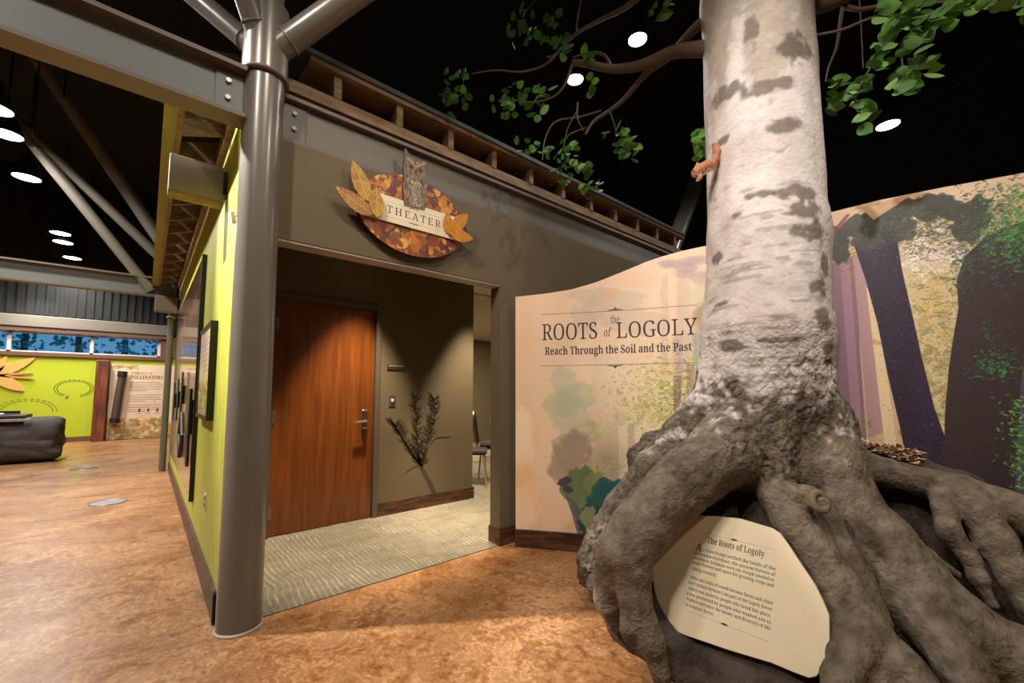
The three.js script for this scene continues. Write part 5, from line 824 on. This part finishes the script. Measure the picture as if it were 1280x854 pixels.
// ---------------------------------------------------------------- far end of the hall
{ // floor inserts
  for (const [x, y, rad, lab, m] of [[135, 628.5, 0.16, 'grey round floor plate in the cork-look floor near the lime wall', std('#8d94a0', 0.35)], [105, 586, 0.17, 'dark round floor plate in the floor before the log table', std('#4a4a46', 0.5)]]) {
    const q = onPlane(x, y, 'y', 0), t = thing('floor_plate', lab, 'floor plate', [q.x, 0, q.z]); const g = new THREE.CylinderGeometry(rad, rad, 0.004, 40); g.translate(q.x, 0.002, q.z); part('disc', g, m, t); const h = new THREE.TorusGeometry(rad, 0.006, 6, 40); h.rotateX(Math.PI / 2); h.translate(q.x, 0.003, q.z); part('rim', h, M.brushed, t);
  }
}
{ // log table
  const t = thing('log_table', 'dark hollow log table holding black display trays', 'table', [-2.2, 0, -11.8]), x0 = -3.6, x1 = -1.16, zc = -11.75, pos = [], idx = [], n = 56, m = 60, col = [];
  for (let i = 0; i <= m; i++) { const u = i / m, x = lerp(x0, x1, u), e = 1 - Math.pow(Math.max(0, (u - 0.93) / 0.07), 3) * 0.16; for (let j = 0; j <= n; j++) { const a = j / n * 6.2832, q = Math.pow(Math.pow(Math.abs(Math.cos(a)), 3.4) + Math.pow(Math.abs(Math.sin(a)), 3.4), -1 / 3.4), k = 1 + fbm(u * 9, Math.cos(a) * 5, Math.sin(a) * 5, 3) * 0.10 + vn(u * 6, Math.cos(a) * 14, Math.sin(a) * 14) * 0.03, yy = 0.4 + Math.sin(a) * 0.4 * q * k * e; pos.push(x + (u > 0.9 ? fbm(Math.cos(a) * 3, Math.sin(a) * 3, 2, 2) * 0.1 : 0), Math.max(0, yy), zc + Math.cos(a) * 0.42 * q * k * e); const c = 1 + fbm(u * 14, Math.cos(a) * 16, Math.sin(a) * 16, 3); col.push(0.05 * c, 0.042 * c, 0.036 * c); } }
  for (let i = 0; i < m; i++) for (let j = 0; j < n; j++) { const a = i * (n + 1) + j; idx.push(a, a + 1, a + n + 1, a + 1, a + n + 2, a + n + 1); }
  const ce = pos.length / 3; pos.push(x1 + 0.03, 0.38, zc); col.push(0.06, 0.05, 0.042); for (let j = 0; j < n; j++) idx.push(m * (n + 1) + j, m * (n + 1) + j + 1, ce);
  const g = new THREE.BufferGeometry(); g.setAttribute('position', new THREE.Float32BufferAttribute(pos, 3)); g.setAttribute('color', new THREE.Float32BufferAttribute(col, 3)); g.setIndex(idx); g.computeVertexNormals();
  part('log', g, new THREE.MeshStandardMaterial({ vertexColors: true, roughness: 0.8, side: THREE.DoubleSide }), t);
  const tr = part('tray', box(-2.75, -1.6, 0.80, 0.86, -12.15, -11.32, 0.01), M.charcoal, t); part('tray_rail', box(-2.75, -1.5, 0.75, 0.8, -11.34, -11.3, 0.01), std('#8a8378', 0.3), tr); part('tray_rail', box(-2.7, -1.75, 0.86, 0.92, -12.1, -12.06), M.charcoal, tr);
  for (const [a, b] of [[-2.55, -2.2], [-2.15, -1.75]]) part('tray_card', box(a, b, 0.86, 0.872, -11.98, -11.5), std('#20262e', 0.3), tr);
  for (const [x, z] of [[-2.4, -11.6], [-2.02, -11.68], [-1.92, -11.72]]) { const b = new THREE.IcosahedronGeometry(0.03, 1); b.scale(1.4, 0.5, 1); b.translate(x, 0.88, z); part('specimen', b, M.white, tr); }
  const fu = new THREE.SphereGeometry(0.11, 16, 8); fu.scale(1.3, 0.55, 0.5); fu.translate(-2.12, 0.62, -11.3); part('shelf_fungus', fu, std('#8a6448', 0.8), t);
}
{ // pollinator panel with post and viewing tube
  const z = ZE + 0.12, t = thing('pollinator_panel', 'cream exhibit panel titled POLLINATORS on the far lime wall', 'panel', [-0.05, 0.02, z]), r = rng(66);
  const pr = canvasTex(640, 960, (c, w, h) => {
    c.fillStyle = '#e6cfb4'; c.fillRect(0, 0, w, h); for (let i = 0; i < 80; i++) { c.fillStyle = ['rgba(244,226,202,0.2)', 'rgba(220,184,140,0.2)'][i % 2]; c.beginPath(); c.ellipse(r() * w, r() * h, 80, 50, 0, 0, 7); c.fill(); }
    for (let i = 0; i < 240; i++) { c.globalAlpha = 0.5; c.fillStyle = ['#c98a2e', '#8a8a4a', '#a8783c', '#d9a850', '#6e7048', '#b59a76'][Math.floor(r() * 6)]; c.beginPath(); c.ellipse(r() * w, h * (0.74 + r() * 0.28), 20 + r() * 30, 10 + r() * 18, r() * 3, 0, 7); c.fill(); } for (let i = 0; i < 40; i++) { c.fillStyle = '#9a7a44'; c.globalAlpha = 0.4; c.beginPath(); c.ellipse(r() * w * 0.4, h * 0.05 * r(), 16, 10, 0, 0, 7); c.fill(); } c.globalAlpha = 1;
    c.fillStyle = '#3a3430'; c.font = '40px serif'; c.fillText('THE', 190, 120); c.font = '40px serif'; c.fillText('ROLE of', 250, 118); c.font = 'bold 66px serif'; c.fillText('POLLINATORS', 190, 180, 330);
    c.fillStyle = '#6a5c50'; for (let i = 0; i < 15; i++) { const y = 225 + i * 27; if (i === 5 || i === 10) continue; c.fillRect(190, y, (i % 5 === 4 ? 180 : 330) - r() * 30, 6); }
    for (const x of [300, 390, 480]) { c.fillStyle = '#7a3c22'; c.beginPath(); c.ellipse(x, 590, 12, 26, 0, 0, 7); c.fill(); c.fillStyle = '#5c5248'; c.fillRect(x - 26, 630, 52, 5); }
    c.strokeStyle = '#4a4640'; c.lineWidth = 3; c.beginPath(); c.ellipse(490, 480, 50, 32, 0, 0, 7); c.stroke();
  });
  const g = box(-0.72, 0.62, 0.01, 2.0, z - 0.03, z), p = g.attributes.position, uv = g.attributes.uv; for (let i = 0; i < p.count; i++) uv.setXY(i, (p.getX(i) + 0.72) / 1.34, p.getY(i) / 2); part('print', g, std('#ffffff', 0.45, { map: pr }), t); part('top_edge', box(-0.72, 0.62, 2.0, 2.02, z - 0.035, z), M.cream, t);
  solo('wood_post', box(-0.99, -0.74, 0, 2.1, ZE + 0.02, ZE + 0.34, 0.02), M.post, 'reddish brown wooden post beside the cream exhibit panel', 'post');
  const v = thing('viewing_tube', 'dark wooden tube with black caps hanging before the exhibit panel', 'tube', [-0.52, 0.5, z + 0.12]); part('tube', tubeBetween(V3(-0.56, 0.55, z + 0.12), V3(-0.48, 1.72, z + 0.12), 0.085, 0.085, 20), std('#4a3a30', 0.7), v); part('cap', tubeBetween(V3(-0.57, 0.46, z + 0.12), V3(-0.56, 0.58, z + 0.12), 0.1, 0.1, 20), M.charcoal, v); part('cap', tubeBetween(V3(-0.482, 1.68, z + 0.12), V3(-0.475, 1.82, z + 0.12), 0.1, 0.1, 20), M.charcoal, v); part('bracket', box(-0.54, -0.5, 1.1, 1.18, z - 0.002, z + 0.06), M.charcoal, v);
}
{ // orange flower cut-out and dashed flight paths
  const t = thing('flower_relief', 'orange cut-out flower with long petals on the far lime wall', 'wall relief', [-2.75, 1.6, ZE]), om = std('#e0a95a', 0.6), dm = std('#b98a48', 0.6), cx = -2.72, cy = 1.66;
  for (const [a, l, w, m] of [[-0.95, 0.78, 0.11, om], [-0.35, 0.5, 0.07, om], [-1.45, 0.62, 0.025, dm], [-1.68, 0.66, 0.02, dm], [-2.2, 0.62, 0.12, om], [0.3, 0.6, 0.1, om], [1.0, 0.6, 0.11, om], [2.9, 0.6, 0.11, om], [2.0, 0.6, 0.11, om]]) { const g = extrude(leafOutline(l, w), 0.02, 0.004); g.rotateZ(a); g.translate(cx, cy, ZE + 0.02); part('petal', g, m, t); }
  const st = extrude([[-0.03, -0.7], [0.03, -0.7], [0.02, 0], [-0.02, 0]], 0.015); st.translate(cx, cy, ZE + 0.005); part('stem', st, dm, t);
  const dash = std('#6d7416', 0.7);
  const path = (name, lab, X, Y, a, b, s, e, n) => { const gs = []; for (const k of [1, 0.86]) for (let i = 0; i < n; i++) { const q = lerp(s, e, i / n), g = new THREE.BoxGeometry(0.06, 0.016, 0.003); g.rotateZ(Math.atan2(b * k * Math.cos(q), -a * k * Math.sin(q))); g.translate(X + Math.cos(q) * a * k, Y + Math.sin(q) * b * k, ZE + 0.002); gs.push(g); } const lf = extrude(leafOutline(0.1, 0.025), 0.003); lf.rotateZ(-0.6); lf.translate(X + Math.cos(e) * a, Y + Math.sin(e) * b - 0.06, ZE + 0.001); gs.push(uvm(lf.index ? lf.toNonIndexed() : lf)); solo(name, mergeGeometries(gs.map((g) => { const h = g.index ? g.toNonIndexed() : g; return h; })), dash, lab, 'wall decal'); };
  path('flight_path_decal', 'closed dashed loop printed on the far lime wall', -1.38, 1.36, 0.35, 0.22, -1.1, 4.3, 22);
  path('flight_path_decal', 'open dashed arc above the log table on the far lime wall', -2.15, 0.78, 0.5, 0.32, 0.1, 3.0, 13);
}
// ---------------------------------------------------------------- lamps
const glow = (k, c = [1, 0.96, 0.92]) => new THREE.MeshStandardMaterial({ color: 0x000000, emissive: new THREE.Color().setRGB(...c), emissiveIntensity: k, roughness: 1 });
function highBay(x, y, z, cd, label, group, rad = 0.16, color = WHITE, angle = 80) {
  const t = thing('high_bay_lamp', label, 'lamp', [x, y, z], group);
  const refl = new THREE.LatheGeometry([[rad, 0], [rad * 1.02, 0.01], [rad * 0.75, 0.16], [0.07, 0.26], [0.07, 0.36], [0.0, 0.36]].map((p) => new THREE.Vector2(...p)), 28); refl.translate(x, y, z);
  part('reflector', refl, std('#2a2a2c', 0.5, { side: THREE.DoubleSide }), t);
  const lens = new THREE.CylinderGeometry(rad * 0.95, rad * 0.95, 0.012, 28); lens.translate(x, y + 0.008, z); part('glowing_lens', lens, glow(14), t);
  part('rod', tubeBetween(V3(x, y + 0.36, z), V3(x, 6.9, z), 0.012, 0.012, 8), M.black, t);
  const s = spot(t, V3(x, y - 0.03, z), V3(x, 0, z), cd, color, angle, 0.6, rad / 0.02); s.name = 'lamp_light'; s.target.name = 'lamp_aim'; return t;
}
const hallGroup = 'hanging lamps in the row down the hall';
for (const [x, y, z] of [[-1.6, 4.78, -8.0], [-1.62, 4.78, -8.72], [-1.65, 4.78, -10.3], [-1.6, 4.78, -13.5], [-1.6, 4.7, -13.95], [-1.55, 4.62, -15.1]]) highBay(x, y, z, LAMP.hallBay * (z < -12 ? 0.7 : 1), 'round hanging lamp over the far hall beside the slanting steel tubes', hallGroup, 0.17);
highBay(-2.15, 3.85, -14.9, LAMP.hallBay * 0.3, 'low hanging lamp just under the far steel beam', undefined, 0.12);
highBay(...onPlane(797, 50, 'y', 4.9).toArray(), LAMP.bay * 0.4, 'bright hanging lamp beside the thick bough above the eave', undefined, 0.095);
highBay(...onPlane(719, 100, 'y', 4.9).toArray(), LAMP.bay * 0.4, 'bright hanging lamp among the leafy twigs above the eave', undefined, 0.095);
highBay(...onPlane(1110, 157, 'y', 4.9).toArray(), LAMP.bay, 'bright hanging lamp over the dark wall behind the right mural wing', undefined, 0.13);
// the same row carried on over the near part of the hall
for (const z of [-5.6, -3.2, -0.8]) highBay(-1.6, 4.78, z, LAMP.bay * 0.9, 'hanging lamp over the floor before the lime wall', 'hanging lamps over the near hall', 0.17);
highBay(...fr(0.7, 0.1, 4.8).toArray(), LAMP.bay * 0.65, 'hanging lamp over the floor between the entrance and the tree', undefined, 0.17, WARM);  // extra lamp added out of view to brighten floor, roots and sign wall

function trackSpot(from, to, cd, label, color, angle, blend = 0.6, rad = 0.05) {
  const t = thing('track_spot', label, 'spotlight', from.toArray()), d = to.clone().sub(from).normalize();
  part('can', tubeBetween(from.clone().addScaledVector(d, -0.2), from.clone().addScaledVector(d, -0.004), rad * 1.15, rad * 1.3, 20), M.charcoal, t);
  part('glowing_lens', tubeBetween(from.clone().addScaledVector(d, -0.004), from, rad, rad, 20), glow(8), t);
  part('stem', tubeBetween(from.clone().addScaledVector(d, -0.15), V3(from.x - d.x * 0.15, 6.9, from.z - d.z * 0.15), 0.01, 0.01, 8), M.black, t);
  const s = spot(t, from.clone().addScaledVector(d, 0.02), to, cd, color, angle, blend, rad / 0.02); s.name = 'lamp_light'; s.target.name = 'lamp_aim';
}
const treeMid = V3(TC.x, 2.4, TC.z);
trackSpot(fr(0.2, 0.2, 4.4), treeMid, LAMP.treeSpot, 'track spotlight aimed at the pale trunk', new THREE.Color().setRGB(1, 0.955, 0.93), 21, 1, 0.07);
trackSpot(fr(0.6, -1.6, 4.5), fr(3.5, 0.6, 1.3), LAMP.muralSpot, 'track spotlight aimed at the mural title', WARM, 30, 0.8, 0.06);
trackSpot(fr(-0.6, 2.6, 4.5), fr(2.5, 2.5, 1.5), LAMP.muralSpot, 'track spotlight aimed at the right mural wing', WARM, 32, 0.8, 0.06);
trackSpot(V3(-1.5, 4.6, -3.95), V3(XG, 2.3, -3.0), LAMP.wallSpot * 3.0, 'track spotlight aimed at the lime wall beside the column', WHITE, 19, 1, 0.06);
trackSpot(V3(-1.7, 4.6, -6.2), V3(XG, 1.3, -6.2), LAMP.wallSpot, 'track spotlight aimed at the exhibit panel on the lime wall', WARM, 34, 0.8, 0.06);
trackSpot(fr(1.2, 2.0, 4.6), V3(1.6, 2.4, ZW), LAMP.signSpot, 'track spotlight aimed at the oval theater sign', WARM, 30, 0.9, 0.06);
trackSpot(V3(-2.6, 4.6, -12.6), V3(-1.8, 1.4, ZE), LAMP.endSpot, 'track spotlight aimed at the far lime wall', WARM, 42, 0.9, 0.06);
trackSpot(V3(0.0, 4.6, -12.8), V3(-0.1, 1.2, ZE), LAMP.endSpot * 0.6, 'track spotlight aimed at the far exhibit panel', WARM, 30, 0.9, 0.06);
// recessed downlights of the vestibule
for (const x of [1.58, 3.0]) {
  const t = thing('recessed_downlight', x < 2 ? 'recessed downlight over the wooden door' : 'recessed downlight over the end of the vestibule wall', 'downlight', [x, 2.9, ZD + 0.45]);
  const ring = new THREE.TorusGeometry(0.075, 0.012, 8, 28); ring.rotateX(Math.PI / 2); ring.translate(x, 2.895, ZD + 0.45); part('trim_ring', ring, M.white, t);
  const lens = new THREE.CylinderGeometry(0.065, 0.065, 0.008, 24); lens.translate(x, 2.892, ZD + 0.45); part('glowing_lens', lens, glow(5, [1, 0.8, 0.5]), t);
  const s = spot(t, V3(x, 2.87, ZD + 0.45), V3(x, 0, ZD + 0.45), LAMP.vestibule, AMBER, 29, 0.4, 2); s.name = 'lamp_light'; s.target.name = 'lamp_aim';
}
// ceiling panels of the theater
for (const [x, z] of [[6.0, -6.2], [4.0, -7.3]]) {
  const t = thing('ceiling_panel_lamp', 'square ceiling light panel in the theater', 'lamp', [x, 2.6, z], 'theater ceiling lamps'); part('frame', box(x - 0.31, x + 0.31, 2.6, 2.612, z - 0.31, z + 0.31), M.white, t); part('glowing_panel', box(x - 0.27, x + 0.27, 2.594, 2.6, z - 0.27, z + 0.27), glow(2.4, [1, 0.85, 0.65]), t);
  const l = new THREE.RectAreaLight(AMBER, LAMP.theatre, 0.54, 0.54); l.name = 'lamp_light'; l.position.set(0, -0.02, 0); l.rotation.x = -Math.PI / 2; t.add(l);
}
// cables strung across the dark ceiling
for (const [d, lab] of [[0, 'black ceiling cable above the lamp by the right mural wing'], [7, 'lower black ceiling cable beside its twin above the right mural wing']]) {
  const a = at(1105, 150 + d, 5.8), b = at(1300, 34 + d, 4.6), t = thing('ceiling_cable', lab, 'cable', a.toArray()); part('wire', taperTube([a, a.clone().lerp(b, 0.5).add(V3(0, -0.03, 0)), b], [0.012, 0.012, 0.012], 6, 12), std('#26282a', 0.6), t);
}
// thin black cables hanging in front of the far struts
for (const [x, y1, lab] of [[41, 172, 'thin black cable hanging across the upper far strut'], [80, 122, 'thin black cable hanging beside the steel beam over the hall']]) {
  const b = at(x, y1, 5.4), t = thing('hanging_cable', lab, 'cable', b.toArray()); part('wire', tubeBetween(b, V3(b.x, 6.9, b.z), 0.012, 0.012, 6), M.black, t);
}
renderer.render(scene, camera);
